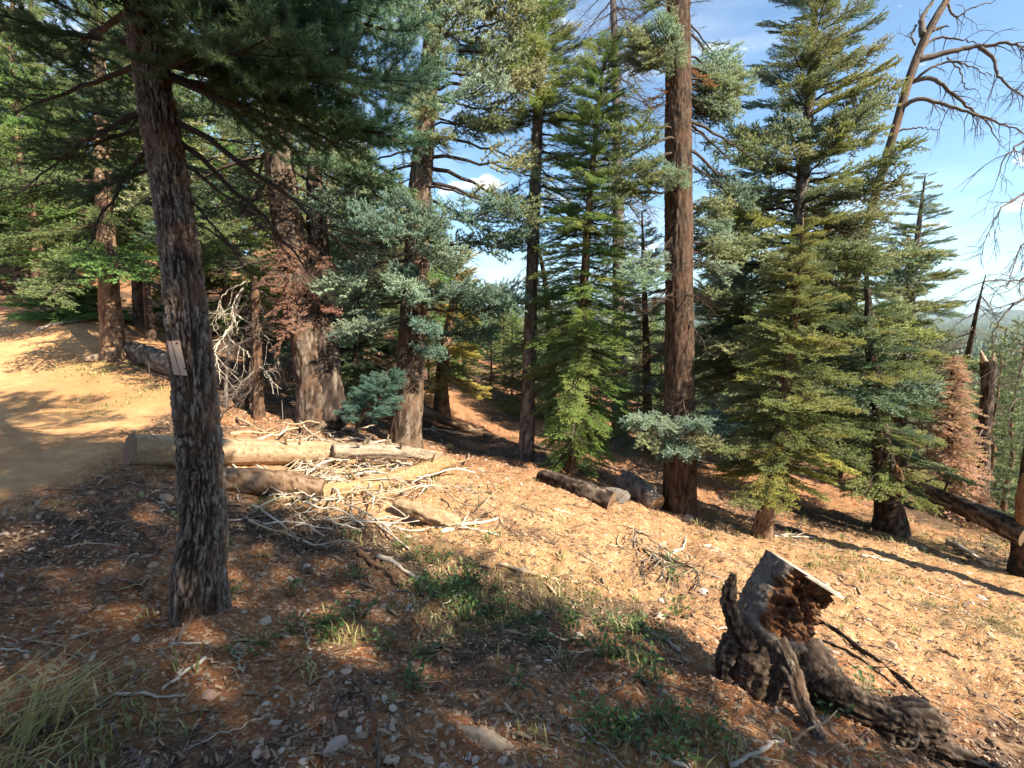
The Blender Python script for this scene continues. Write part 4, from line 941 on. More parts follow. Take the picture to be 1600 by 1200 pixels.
    mb = MB(); tube(mb, [Q(1150, 1000, -.05), Q(1136, 1035, -.05), Q(1132, 1070, -.08), Q(1120, 1100, -.12)], [.07, .062, .05, .04], 24, 40, disp=bd(8)); link('root', mb.mesh('root', M_barkdark), root)
    for k, (pp) in enumerate([[(1400, 1170, -.55), (1430, 1168, -.56), (1438, 1150, -.57), (1455, 1172, -.58)], [(1240, 1160, -.7), (1262, 1140, -.72), (1290, 1128, -.72), (1308, 1110, -.7)]]):
        mb = MB(); tube(mb, [Q(*p) for p in pp], [.006, .005, .004, .002], 5, 16); link('twig', mb.mesh('twig', M_woodpale), root)
stump()

# ---------------------------------------------------------------- board on the near tree
def board():
    t = 2.83
    c = P(276, 559, t); root = thing('nailed_board', 'small tan cracked board nailed to the left face of the near trunk', 'board', c)
    cor = [P(261, 533, t - .06), P(280, 532, t - .02), P(293, 587, t - .02), P(272, 585, t - .06)]
    cor = [x - c for x in cor]; nv = nrm(np.cross(cor[1] - cor[0], cor[3] - cor[0])); nv = nv if nv[1] < 0 else -nv
    m, n, l, b = mat('tan_board'); f = noise(n, l, 25, 4, stretch=(3, 3, .4)); l.new(ramp(n, l, f, [(.3, (.46, .29, .21)), (.7, (.55, .37, .28))]), b.inputs['Base Color']); b.inputs['Roughness'].default_value = .8
    def slab(q, name, off=0):
        q = [np.array(x) for x in q]; V = [x + nv * off for x in q] + [x - nv * (.008 - off) for x in q]
        mb = MB(); mb.add(V, None, [[0, 1, 2, 3], [7, 6, 5, 4], [0, 4, 5, 1], [1, 5, 6, 2], [2, 6, 7, 3], [3, 7, 4, 0]]); link(name, mb.mesh(name, m, False), root)
    lp = lambda a, b_, k: a * (1 - k) + b_ * k
    slab([cor[0], lp(cor[0], cor[1], .30), lp(cor[3], cor[2], .42), cor[3]], 'board_piece')
    slab([lp(cor[0], cor[1], .36), cor[1], cor[2], lp(cor[3], cor[2], .48)], 'board_piece', .004)
    mb = MB(); q = lp(lp(cor[0], cor[1], .7), cor[2], .08); tube(mb, [q, q + nv * .012], [.004, .005], 8, 3); link('nail', mb.mesh('nail', M_char), root)
    mb = MB(); q = lp(lp(cor[0], cor[1], .7), cor[2], .8); tube(mb, [q, q + nv * .012], [.004, .005], 8, 3); link('nail', mb.mesh('nail', M_char), root)
    mb = MB(); q = (cor[0] + cor[1] + cor[2] + cor[3]) / 4 - nv * .03; tube(mb, [q - nv * .06, q + nv * .02], [.02, .02], 8, 3); link('backing_block', mb.mesh('backing_block', M_twig), root)
board()

# ---------------------------------------------------------------- more trees at left and behind
T = Tree('roadside_fir', 'grey brown trunk standing beside the road corner with a pale rock at its foot', 'tree',
         [P(178, 558, 10), P(172, 470, 10), P(166, 370, 10), P(158, 200, 10.2), P(150, 0, 10.5), P(145, -250, 10.8)], [.19, .175, .16, .14, .10, .02], M_barktan, seg=32, step=.05, seed=131)
T.whorls(zpy(370, 10), zpy(-240, 10.8), .42, 5, cone(1.9, .3, .7), B_fir + B_fine, [GREENB, (.20, .28, .09), MIDG], -14, 30, .8)
for px, py, t, r, lb, col in [(222, 522, 13, .14, 'leaning grey trunk right of the roadside trunk', MIDG), (238, 548, 11.5, .09, 'thinnest pale trunk just left of the near tree', MIDG),
                              (38, 448, 19, .26, 'dark trunk on the bank at far left, left of a twin', GREENB), (66, 443, 20, .27, 'pale broad trunk on the bank at far left, right of a darker one', GREENB)]:
    T = Tree('forest_fir', lb, 'tree', [P(px, py, t), P(px - 8, py - 90, t), P(px - 14, py - 260, t), P(px - 20, py - 520, t)], [r, r * .85, r * .6, .03], M_bark, seg=20, step=.08, seed=int(px))
    T.whorls(T.path[0][2] + 2.4, T.path[-1][2], .45, 5, cone(1.9, .3, .7), B_fir, [col, GREENB, OLIVE], -12, 30, .85)
T = Tree('fir_sapling', 'bright green sapling on the bank across the road at far left', 'sapling', [P(112, 520, 12.4), P(110, 490, 12.4), P(106, 435, 12.4)], [.035, .03, .01], M_barkgrey, seg=10, seed=151)
T.whorls(zpy(492, 12.4), zpy(436, 12.4), .11, 8, lambda f: .3 + .85 * (1 - f) ** .7, B_fir, [(.15, .27, .09), GREENB], 0, 30)
T = Tree('brown_snag', 'thin orange brown snag standing among dead grey brush', 'dead tree', [P(404, 650, 8.4), P(402, 560, 8.4), P(400, 480, 8.4), P(398, 432, 8.4)], [.08, .07, .065, .03], M_barkred, seg=28, step=.03, seed=157, depth=.018)
for k in range(10): T.br(zpy(r1.uniform(440, 600), 8.4), r1.uniform(0, 360), r1.uniform(.5, 1.3), B_deadgrey, DARK, r1.uniform(-40, 0), name='dead_branch')
T = Tree('dark_snag', 'thin blackish stem just left of the orange brown snag', 'dead tree', [P(388, 640, 8.8), P(388, 560, 8.8), P(384, 470, 8.9)], [.05, .045, .02], M_barkdark, seg=12, seed=163)
T.whorls(zpy(560, 8.8), zpy(475, 8.8), .3, 3, lambda f: .8, B_deadgrey, [DARK], -20, 0)
T = Tree('dead_sapling', 'bleached dead sapling with curving bare branches left of the orange brown snag', 'dead tree', [P(352, 640, 8.6), P(356, 560, 8.6), P(366, 490, 8.6), P(388, 436, 8.6)], [.03, .025, .018, .008], M_barkgrey, seg=10, seed=165)
for k, pts in enumerate([[(386, 440, 8.6), (350, 460, 8.5), (335, 510, 8.4)], [(380, 450, 8.6), (366, 470, 8.5), (372, 520, 8.4)], [(356, 540, 8.6), (330, 560, 8.5), (318, 600, 8.4)], [(358, 530, 8.6), (395, 560, 8.4), (425, 600, 8.3)], [(366, 490, 8.6), (410, 520, 8.5), (440, 570, 8.4)], [(360, 510, 8.6), (340, 540, 8.3), (345, 600, 8.2)]]):
    limb(T, pts, .016, .004, 400 + k, 10, .45, S_pale if k % 2 else S_grey)
T = Tree('blue_sapling', 'small blue green fir sapling on a thin leaning stem before the blue fir', 'sapling', [P(556, 690, 7.6), P(566, 650, 7.6), P(590, 620, 7.5), P(606, 592, 7.4)], [.03, .026, .02, .008], M_barkdark, seg=10, seed=167)
T.whorls(zpy(640, 7.5), zpy(595, 7.4), .07, 6, lambda f: .25 + .3 * (1 - f), B_blue, [(.10, .18, .145)], -5, 30)
T = Tree('dead_bare_tree', 'twin thin dead top with drooping pale twigs behind the big straight trunk', 'dead tree', [P(968, 700, 15), P(966, 400, 15), P(962, 120, 15), P(956, -60, 15)], [.22, .17, .12, .07], M_barkgrey, seg=16, seed=173, step=.1)
T.whorls(zpy(420, 15), zpy(-50, 15), .4, 5, lambda f: 1.5, B_deadgrey, [DARK], -35, -10)
T = Tree('back_fir', 'dark trunk in clear view right of the big straight trunk, standing in a sunny gap', 'tree', [P(1138, 740, 12.5), P(1146, 660, 12.5), P(1150, 590, 12.5), P(1160, 430, 12.6), P(1165, 300, 12.8)], [.17, .155, .15, .10, .03], M_bark, seg=20, seed=179)
T.whorls(zpy(590, 12.5), zpy(305, 12.8), .3, 5, cone(1.7, .3, .7), B_fir + B_blue[:2], [SAGE, OLIVE, BLUE], -12, 25, .9)
T = Tree('back_fir', 'thin pale fir behind the big straight trunk on its left', 'tree', [P(1012, 720, 13.5), P(1010, 560, 13.5), P(1006, 420, 13.5), P(1003, 330, 13.5)], [.12, .10, .06, .02], M_bark, seg=16, seed=181)
T.whorls(zpy(660, 13.5), zpy(335, 13.5), .3, 5, cone(1.3, .2, .7), B_blue + B_fir, [SAGE, BLUEL, OLIVE], -12, 25, .9)
T = Tree('back_fir', 'dense dark fir close behind the thick double trunk', 'tree', [P(560, 640, 12), P(556, 500, 12), P(552, 350, 12), P(548, 250, 12)], [.16, .13, .08, .02], M_barkdark, seg=16, seed=183)
T.whorls(zpy(560, 12), zpy(255, 12), .3, 5, cone(1.8, .3, .7), B_fir, [DARK, MIDG], -12, 25, .9)
T = Tree('back_fir', 'olive fir seen between the near tree and the double trunk', 'tree', [P(352, 580, 15), P(352, 450, 15), P(350, 300, 15), P(348, 150, 15)], [.16, .13, .08, .02], M_barktan, seg=16, seed=185)
T.whorls(zpy(540, 15), zpy(155, 15), .33, 6, cone(2.2, .3, .7), B_fir, [OLIVE, GREENB, MIDG], -12, 25, .9)
T = Tree('back_fir', 'soft green leaning fir low behind the slim dark trunk', 'tree', [P(862, 640, 16), P(860, 520, 16), P(848, 420, 16), P(838, 370, 16)], [.14, .12, .07, .02], M_barkdark, seg=16, seed=187)
T.whorls(zpy(600, 16), zpy(375, 16), .33, 6, cone(1.6, .3, .7), B_fir, [OLIVE, MIDG, SAGE], -12, 25, .9)

# ---------------------------------------------------------------- joined crowns for background trees
def crown_mesh(seed, H, R, nb, nd, kind='fir'):
    rng = np.random.default_rng(seed); mb = MB(); P0, P1, Wr = [], [], []
    for k in range(nb):
        f = (k + rng.random()) / nb; z = H * (.12 + .87 * f); a = k * 2.4 + rng.uniform(-.4, .4); ln = (R * (1 - f) ** .75 * rng.uniform(.7, 1.15) + .06 * R)
        inc = math.radians(-12 + 45 * f + rng.uniform(-8, 8)); d = np.array([math.cos(a) * math.cos(inc), math.sin(a) * math.cos(inc), math.sin(inc)]); o = np.array([0, 0, z]); e = o + d * ln
        tube(mb, np.array([o, e]), np.array([.02, .005]) * H / 8, 3, cap=False)
        ns = max(3, int(9 * ln / R) + 2); pr = np.array([-d[1], d[0], 0])
        for q in range(ns):
            t = .15 + .85 * (q + rng.random() * .6) / ns; p = o + d * ln * t; s = (1 if q % 2 else -1); sl = R * .34 * (1.05 - .6 * t) * rng.uniform(.6, 1.2)
            dd = nrm(d * .7 + pr * s * .8 + np.array([0, 0, rng.uniform(-.25, .15)])); m_ = p + dd * sl * .5
            for _ in range(2):
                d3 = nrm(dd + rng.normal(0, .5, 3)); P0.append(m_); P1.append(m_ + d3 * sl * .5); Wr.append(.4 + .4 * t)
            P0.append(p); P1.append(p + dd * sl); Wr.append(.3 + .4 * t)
    needles(mb, rng, P0, P1, Wr, *nd, flat=.6)
    return mb.mesh('crown', WN, False)
def trunk_mesh(H, r, seed, bark):
    rng = np.random.default_rng(seed); mb = MB(); n = 8; z = np.linspace(-.3, H, n)
    pts = np.stack([rng.normal(0, .05, n), rng.normal(0, .05, n), z], -1); pts[0, :2] = pts[1, :2]
    tube(mb, pts, np.linspace(r, .015, n), 10, max(8, int(H / .2)), disp=bark_disp(.06, .2, .012, seed)); return mb.mesh('trunk', bark)
CM = [(crown_mesh(800 + k, 8, 1.7 + .2 * (k % 3), 64, (.095, .026, 4, .05)), trunk_mesh(8, .15, k, M_bark if k % 2 else M_barktan)) for k in range(5)]
CF = [(crown_mesh(850 + k, 8, 1.8, 34, (.26, .085, 3, .14)), trunk_mesh(8, .14, 20 + k, M_bark)) for k in range(4)]
print('crown tris', len(CM[0][0].polygons), len(CF[0][0].polygons))
USED = {}
def uniq_label(sz, cname, band, gp):
    for _ in (0,):
        lb = '%s %s%s %s fir %s' % (sz, "", cname, band, gp)
        if lb not in USED: USED[lb] = 1; return lb
    USED[lb] += 1; return lb
def bg_tree(x, y, H, col, pool, label, group, rng, wide=1., name='background_fir', z=None):
    cm, tm = pool[int(rng.integers(len(pool)))]
    zz = g(x, y) if z is None else z
    o = thing(name, label, 'tree', (x, y, zz), group); o.rotation_euler = (0, 0, rng.uniform(0, 6.28)); s = H / 8; o.scale = (s * wide, s * wide, s)
    link('trunk', tm, o); c = link('crown', cm, o); c.color = jit(rng, col, .2); return o
rng = np.random.default_rng(77)
placed = [(h[0], h[1]) for h in cpw[29:42]]
def skyline(px):
    return np.interp(px, [-400, 300, 420, 560, 700, 735, 800, 880, 960, 1020, 1060, 1120, 1380, 1400, 2200], [-200, -100, 60, 120, 330, 455, 462, 430, 430, 440, 420, 330, 330, 505, 505])
cnt = 0
for k in range(14000):
    if cnt >= 285: break
    a = math.radians(rng.uniform(-62, 60) if cnt < 165 else rng.uniform(-6, 60)); r = 14 + 75 * rng.random() ** 1.6 if cnt < 165 else 19 + 90 * rng.random(); x, y = r * math.sin(a), r * math.cos(a)
    d = y * cT
    if abs(math.degrees(a)) > 49 and r > 30: continue
    if seg_dist(np.array([x]), np.array([y]), ROAD)[0] < 3.2: continue
    if any((x - p[0]) ** 2 + (y - p[1]) ** 2 < (1.6 + r * .03) ** 2 for p in placed): continue
    z = g(x, y); px, py, t = project((x, y, z))
    if 700 < px < 1050 and r < 18: continue
    if 280 < px < 620 and py > 480 and r < 19: continue
    if px < 300 and r < 22 and rng.random() < .6: continue
    H = rng.uniform(6, 13) if px < 700 or px > 1100 else rng.uniform(4, 8)
    zt = EYE + (( (600 - skyline(px) - rng.uniform(-4, 60) * 18 / r) / FPX * cT - sT)) * t
    H = min(H, zt - z)
    if H < 2.4: continue
    col = [MIDG, OLIVE, GREENB, SAGE, (.14, .18, .08), DARK][int(rng.integers(6))]
    if px > 1380: col = [MIDG, SAGE, (.19, .215, .13)][int(rng.integers(3))]
    if px < 350: col = [GREENB, OLIVE, (.15, .23, .075)][int(rng.integers(3))]
    if r < 40: side = 'left hillside' if px < 560 else ('middle of the wood' if px < 1100 else 'slope falling away at right')
    else: side = 'far edge of the wood'
    gp = gap_phrase(px)
    cname = {MIDG: 'mid green', OLIVE: 'olive', GREENB: 'bright green', SAGE: 'sage grey', DARK: 'dark'}.get(col, 'yellow green')
    band = 'close' if r < 20 else ('nearish' if r < 26 else ('midway' if r < 36 else ('far' if r < 48 else ('distant' if r < 65 else ('remote' if r < 82 else 'farthest')))))
    sz = 'very tall' if H > 11 else ('tall' if H > 8.5 else ('small' if H < 3.5 else ('low' if H < 5 else ('medium' if H < 6.8 else 'middling'))))
    lab_ = uniq_label(sz, cname, band, gp)
    if USED[lab_] > 1: continue
    placed.append((x, y)); cnt += 1
    bg_tree(x, y, H, col, CM if r < 45 else CF, lab_, 'background firs on the ' + side, rng, rng.uniform(.75, 1.1))
print('bg trees', cnt)
for k in range(900):
    a = math.radians(rng.uniform(-30, 5)); r = 15.5 + 17 * rng.random(); x, y = r * math.sin(a), r * math.cos(a)
    if any((x - p[0]) ** 2 + (y - p[1]) ** 2 < 1.35 ** 2 for p in placed): continue
    z = g(x, y); px, py, t = project((x, y, z))
    if px < 430 or (py > 625): continue
    H = rng.uniform(2.2, 6.5); zt = EYE + (((600 - skyline(px) - rng.uniform(-6, 40)) / FPX * cT - sT)) * t; H = min(H, zt - z)
    if H < 1.6: continue
    cn, col = [('mid green', MIDG), ('olive', OLIVE), ('sage grey', SAGE), ('blue green', BLUE), ('bright green', GREENB)][int(rng.integers(5))]
    lab_ = '%s understory fir %s %s %s' % (cn, 'low' if H < 3 else ('waist high' if H < 1.9 else ('tall' if H > 4.6 else 'middling')), 'nearer' if r < 19 else ('farther' if r > 26 else 'midway'), gap_phrase(px))
    if lab_ in USED: continue
    USED[lab_] = 1; placed.append((x, y)); cnt += 1
    bg_tree(x, y, H, col, CM, lab_, 'understory firs in the middle of the wood', rng, rng.uniform(.9, 1.25), 'understory_fir')
    if cnt > 345: break
print('with understory', cnt)
# far valley wood
def forest():
    rng = np.random.default_rng(5); n_ind = 0
    src = []
    for me, _ in CF[:2]:
        co = np.zeros(len(me.vertices) * 3, np.float32); me.vertices.foreach_get('co', co); src.append(co.reshape(-1, 3))
    # a simplified far tree: layered ragged cones, real volume
    def far_tree():
        V, T_ = [], []; n = 0
        for L_ in range(6):
            z0 = .1 + .13 * L_; r = .27 * (1 - L_ / 6.5); k = 9; a = np.linspace(0, 2 * np.pi, k, endpoint=False) + rng.uniform(0, 1)
            rr = r * rng.uniform(.55, 1.25, k); ring = np.stack([np.cos(a) * rr, np.sin(a) * rr, z0 + rng.uniform(-.03, .03, k)], -1); top = [[rng.normal(0, .01), rng.normal(0, .01), z0 + .26]]
            V.append(ring); V.append(top); j = np.arange(k); T_.append(np.stack([n + j, n + (j + 1) % k, np.full(k, n + k)], -1)); n += k + 1
        return np.concatenate(V), np.concatenate(T_)
    pool = [far_tree() for _ in range(8)]
    mb = MB(); c = 0
    for k in range(16000):
        a = math.radians(rng.uniform(-20, 66)); r = 80 * (3500 / 80) ** rng.random(); x, y = r * math.sin(a), r * math.cos(a)
        V, T_ = pool[int(rng.integers(8))]; H = rng.uniform(6, 15); z = g(x, y) if False else None
        mb_list.append((x, y, H, V, T_)) 
    X = np.array([m[0] for m in mb_list]); Y = np.array([m[1] for m in mb_list]); Z = G(X, Y)
    for (x, y, H, V, T_), z in zip(mb_list, Z):
        px, py, t = project((x, y, z + H))
        if py < 495: H = max(4, H - (495 - py) * t / 800)
        mb.add(V * H + np.array([x, y, z]), T_, None, 0, rng.uniform(0, 1))
    o = link('far_wood', mb.mesh('far_wood', M_farwood, False)); o['kind'] = 'stuff'; tag(o, 'far forest of small trees filling the valley to the horizon', 'forest')
mb_list = []
M_farwood = flat_leaf_mat('far_wood_leaves', (.06, .09, .035), (.16, .19, .08), .1)
forest()

# shade trees standing behind and right of the viewpoint; they throw the shade over the near ground
rs = np.random.default_rng(9)
for x, y, H, w in [(5.6, -2.4, 15, .82), (5.7, -5.8, 18, .9), (10.8, -7.3, 26, .55), (7.3, -8.8, 22, .8), (1.8, -4.3, 11, 1.0), (12.5, 4.2, 8, .85), (-3, -6, 10, 1.1), (3.6, -2.6, 8, .9), (8.3, -3.95, 17, .78), (2.6, -7, 16, 1.1), (10, -10, 26, .8), (4.6, -.9, 6.5, .75)]:
    bg_tree(x, y, H, MIDG, CM, 'fir standing behind the viewpoint', 'firs behind the viewpoint', rs, w, 'shade_fir')

# ---------------------------------------------------------------- loose things on the ground
def rock_mesh(seed, mat_, sub=2, flat=.6):
    import bmesh
    bm = bmesh.new(); bmesh.ops.create_icosphere(bm, subdivisions=sub, radius=1); rng = np.random.default_rng(seed)
    co = np.array([v.co[:] for v in bm.verts])
    for _ in range(7):   # chop facets
        n_ = nrm(rng.normal(size=3)); d = rng.uniform(.45, .85); s = co @ n_ - d; co = co - np.outer(np.maximum(s, 0), n_)
    co = co * np.array([1, rng.uniform(.6, .9), flat * rng.uniform(.7, 1.1)]); co += .05 * np.stack([vnoise(co[:, 0] * 3 + k * 9, co[:, 1] * 3, co[:, 2] * 3, seed=seed) for k in range(3)], -1)
    for v, c in zip(bm.verts, co): v.co = c
    me = bpy.data.meshes.new('stone'); bm.to_mesh(me); bm.free(); me.materials.append(mat_)
    at = me.attributes.new('wear', 'FLOAT', 'POINT'); at.data.foreach_set('value', np.full(len(me.vertices), rng.random(), np.float32)); return me
RS = [rock_mesh(k, [M_stonepink, M_stone, M_stonepale, M_stonegrey][k % 4 if k % 4 != 3 or k == 3 else 1]) for k in range(10)]
def rock(px, py, w, label, m_, seed, name='stone', flat=.5, rz=None):
    h = hit(px, py); t = (h - np.array([0, 0, EYE])) @ np.array([0, cT, -sT]); s = w * t / 800 / 2
    me = rock_mesh(seed, m_, 2, flat); o = link(name, me); o.location = (h[0], h[1], h[2] + s * flat * .3); o.scale = (s, s, s); o.rotation_euler = (0, 0, seed * 1.3 if rz is None else rz); tag(o, label, 'stone')
for a in [(523, 1168, 44, 'angular blue grey stone at bottom left of centre', M_stonegrey, 3), (612, 1190, 34, 'flat pink stone at the bottom edge beside the dark stick', M_stonepink, 5),
          (330, 1090, 34, 'pale pink elongated stone in shade below the near trunk', M_stonepink, 7), (412, 975, 28, 'pale stone just right of the near trunk foot', M_stonepale, 8),
          (240, 884, 20, 'small tilted pinkish stone left of the near trunk', M_stonepink, 9), (228, 872, 18, 'small oblong pink stone just above a tilted one left of the near trunk', M_stonepink, 10),
          (540, 1052, 22, 'tan stone at the top of the dark stick', M_stonepink, 12), (516, 1055, 18, 'narrow upright tan stone left of the dark stick', M_stone, 13),
          (615, 1108, 20, 'squarish orange stone right of the dark stick', M_stonepink, 14), (738, 960, 18, 'pinkish stone at the edge of the green plants', M_stonepink, 15),
          (905, 996, 24, 'white chalky stone at the shade edge in the middle', M_stonepale, 16), (1098, 926, 20, 'white stone on the sunny slope left of the stump', M_stonepale, 17),
          (148, 562, 42, 'big pale rock at the foot of the roadside trunk', M_stonepale, 18), (955, 778, 60, 'grey brown boulder against the log chunk by the big trunk', M_barkgrey, 19),
          (1255, 985, 18, 'white stone in the hollow right of the stump', M_stonepale, 20), (1040, 1083, 14, 'rounded tan stone near the short bark covered log', M_stone, 21),
          (430, 1130, 22, 'light grey stone among gravel at lower left', M_stonegrey, 22), (1395, 1010, 22, 'cream stone on the gravel slope right of the stump', M_stonepale, 23),
          (480, 885, 14, 'cream stone in the orange patch right of the near trunk', M_stonepale, 24), (1075, 812, 26, 'pale rock at the right foot of the big trunk', M_stonepale, 25)]:
    rock(*a)
def near_xy(rng, r0, r1, a0=-52, a1=52, p=1.):
    a = math.radians(rng.uniform(a0, a1)); r = r0 + (r1 - r0) * rng.random() ** p; return r * math.sin(a), r * math.cos(a)
rng = np.random.default_rng(21)
for k in range(170):
    x, y = near_xy(rng, 1.9, 8.5, p=1.3)
    if road_mask(np.array([x]), np.array([y]))[0] > .4: continue
    s = rng.uniform(.012, .036) * (.6 + .12 * y); o = link('stone', RS[int(rng.integers(10))]); o.location = (x, y, g(x, y) + s * .25); o.scale = (s, s, s * rng.uniform(.7, 1.1)); o.rotation_euler = (rng.uniform(-.4, .4), rng.uniform(-.4, .4), rng.uniform(0, 6.3))
    tag(o, '%s %s loose stone %s' % ('bigger' if s > .04 else ('tiny' if s < .022 else 'small'), ['pink', 'tan', 'pale'][0] if o.data.materials[0] == M_stonepink else ('pale' if o.data.materials[0] == M_stonepale else ('grey' if o.data.materials[0] == M_stonegrey else 'tan')), near_phrase(x, y)), 'stone', 'loose stones scattered on the red dirt')

def scatter_pebbles():
    rng = np.random.default_rng(3); pv = []
    phi = (1 + 5 ** .5) / 2
    ico = nrm(np.array([(-1, phi, 0), (1, phi, 0), (-1, -phi, 0), (1, -phi, 0), (0, -1, phi), (0, 1, phi), (0, -1, -phi), (0, 1, -phi), (phi, 0, -1), (phi, 0, 1), (-phi, 0, -1), (-phi, 0, 1)], float))
    F = np.array([(0, 11, 5), (0, 5, 1), (0, 1, 7), (0, 7, 10), (0, 10, 11), (1, 5, 9), (5, 11, 4), (11, 10, 2), (10, 7, 6), (7, 1, 8), (3, 9, 4), (3, 4, 2), (3, 2, 6), (3, 6, 8), (3, 8, 9), (4, 9, 5), (2, 4, 11), (6, 2, 10), (8, 6, 7), (9, 8, 1)])
    N = 15000
    a = np.radians(rng.uniform(-56, 56, N)); r = 1.3 + 9.7 * rng.random(N) ** 1.25; x, y = r * np.sin(a), r * np.cos(a)
    den = vnoise(x * 1.6, y * 1.6, seed=77) + .5 * vnoise(x * 5, y * 5, seed=78); rm, lit, gr = masks(x, y)
    keep = (den + .9 * rng.random(N) > .25 + .5 * lit) & (rm < .5); x, y, r = x[keep], y[keep], r[keep]; N = len(x)
    z = G(x, y); s = rng.lognormal(0, .5, N) * .0068 * (.8 + .09 * r)
    V = ico[None] * (s[:, None, None]) * np.stack([rng.uniform(.8, 1.5, N), rng.uniform(.6, 1.1, N), rng.uniform(.35, .8, N)], -1)[:, None]
    V = V + ico[None] * 0; V *= (1 + .25 * rng.normal(size=(N, 12, 1)))
    c, s_ = np.cos(a_ := rng.uniform(0, 6.3, N)), np.sin(a_); X = V[..., 0] * c[:, None] - V[..., 1] * s_[:, None]; Y = V[..., 0] * s_[:, None] + V[..., 1] * c[:, None]
    V = np.stack([X + x[:, None], Y + y[:, None], V[..., 2] + (z + s * .15)[:, None]], -1)
    Ff = (F[None] + (np.arange(N) * 12)[:, None, None]).reshape(-1, 3)
    mb = MB(); mb.add(V.reshape(-1, 3), Ff, None, 0, np.repeat(rng.random(N), 12)); o = link('gravel', mb.mesh('gravel', M_stone, False)); o['kind'] = 'stuff'
    tag(o, 'small pebbles strewn over the slope', 'gravel')
    print('pebbles', N)
scatter_pebbles()
def scatter_litter():
    rng = np.random.default_rng(4); N = 42000
    a = np.radians(rng.uniform(-56, 56, N)); r = 1.3 + 8.7 * rng.random(N) ** 1.15; x, y = r * np.sin(a), r * np.cos(a); rm, lit, gr = masks(x, y)
    keep = (rng.random(N) < .10 + 1.2 * lit) & (rm < .35 + .3 * rng.random(N)); x, y, r = x[keep], y[keep], r[keep]; N = len(x); z = G(x, y)
    L = rng.lognormal(0, .6, N) * .024 * (.7 + .1 * r); w = L * rng.uniform(.05, .16, N) * .6 + .0008 * r; th = rng.uniform(0, 6.3, N)
    dx, dy = np.cos(th) * L, np.sin(th) * L; ex, ey = -np.sin(th) * w, np.cos(th) * w; z1 = G(x + dx, y + dy)
    h = .004 + rng.random(N) * .008; b = rng.normal(0, .006, N)
    V = np.stack([np.stack([x - ex, y - ey, z + h], -1), np.stack([x + ex, y + ey, z + h + .003], -1), np.stack([x + dx * .5 + ex * 1.2, y + dy * .5 + ey * 1.2, (z + z1) / 2 + h + .006 + np.abs(b)], -1), np.stack([x + dx * .5 - ex, y + dy * .5 - ey, (z + z1) / 2 + h + .004 + np.abs(b)], -1), np.stack([x + dx, y + dy, z1 + h], -1)], 1)
    i = np.arange(N) * 5; mb = MB(); mb.add(V.reshape(-1, 3), np.stack([i + 3, i + 2, i + 4], -1), np.stack([i, i + 1, i + 2, i + 3], -1), 0, np.repeat(rng.random(N) ** 1.3, 5))
    o = link('needle_litter', mb.mesh('needle_litter', M_litter, False)); o['kind'] = 'stuff'; tag(o, 'fallen needles and bark chips covering the ground', 'litter'); print('litter', N)
scatter_litter()

def scatter_twigs():
    rng = np.random.default_rng(14); N = 5200
    a = np.radians(rng.uniform(-56, 56, N)); r = 1.3 + 12 * rng.random(N); x, y = r * np.sin(a), r * np.cos(a); rm, lit, gr = masks(x, y)
    keep = (rm < .4) & (rng.random(N) < .3 + lit); x, y, r = x[keep], y[keep], r[keep]; N = len(x)
    L = rng.lognormal(0, .5, N) * .10 * (.7 + .05 * r); w = .0016 + .0016 * rng.random(N) + .0003 * r; th = rng.uniform(0, 6.3, N); bend = rng.normal(0, .18, N) * L
    P_ = []
    for f in (0, .5, 1):
        cx = x + np.cos(th) * L * f - np.sin(th) * bend * math.sin(math.pi * f); cy = y + np.sin(th) * L * f + np.cos(th) * bend * math.sin(math.pi * f); cz = G(cx, cy) + w + .004 + .008 * rng.random(N)
        for k in range(3):
            an = 2.09 * k; P_.append(np.stack([cx - np.sin(th) * math.cos(an) * w, cy + np.cos(th) * math.cos(an) * w, cz + math.sin(an) * w], -1))
    V = np.stack(P_, 1); Q = []
    for s_ in (0, 1):
        for k in range(3): Q.append([s_ * 3 + k, s_ * 3 + (k + 1) % 3, s_ * 3 + 3 + (k + 1) % 3, s_ * 3 + 3 + k])
    Q = (np.array(Q)[None] + (np.arange(N) * 9)[:, None, None]).reshape(-1, 4)
    mb = MB(); mb.add(V.reshape(-1, 3), None, Q, 0, np.repeat(rng.random(N), 9)); o = link('twig_litter', mb.mesh('twig_litter', M_litter)); o['kind'] = 'stuff'; tag(o, 'fine dead twigs strewn over the forest floor', 'twigs')
scatter_twigs()
def stick_mb(W, r0, r1_, seed, forks=1, wob=.02):
    rng = np.random.default_rng(seed); mb = MB(); W = np.asarray(W, float); Pt, R, s = resample(W, np.linspace(r0, r1_, len(W)), 14)
    Pt[1:-1] += rng.normal(0, wob, (12, 3)) * np.array([1, 1, .35]); tube(mb, Pt, R * (1 + .15 * rng.normal(size=14)), 7)
    for k in range(forks):
        i = int(rng.integers(3, 11)); d = nrm(Pt[i + 1] - Pt[i]); d = nrm(d + rng.normal(0, .6, 3) * np.array([1, 1, .3])); L = np.linalg.norm(Pt[-1] - Pt[0]) * rng.uniform(.15, .4)
        tube(mb, np.array([Pt[i], Pt[i] + d * L * .5 + rng.normal(0, .01, 3), Pt[i] + d * L]), [R[i] * .6, R[i] * .4, R[i] * .15], 5)
    return mb
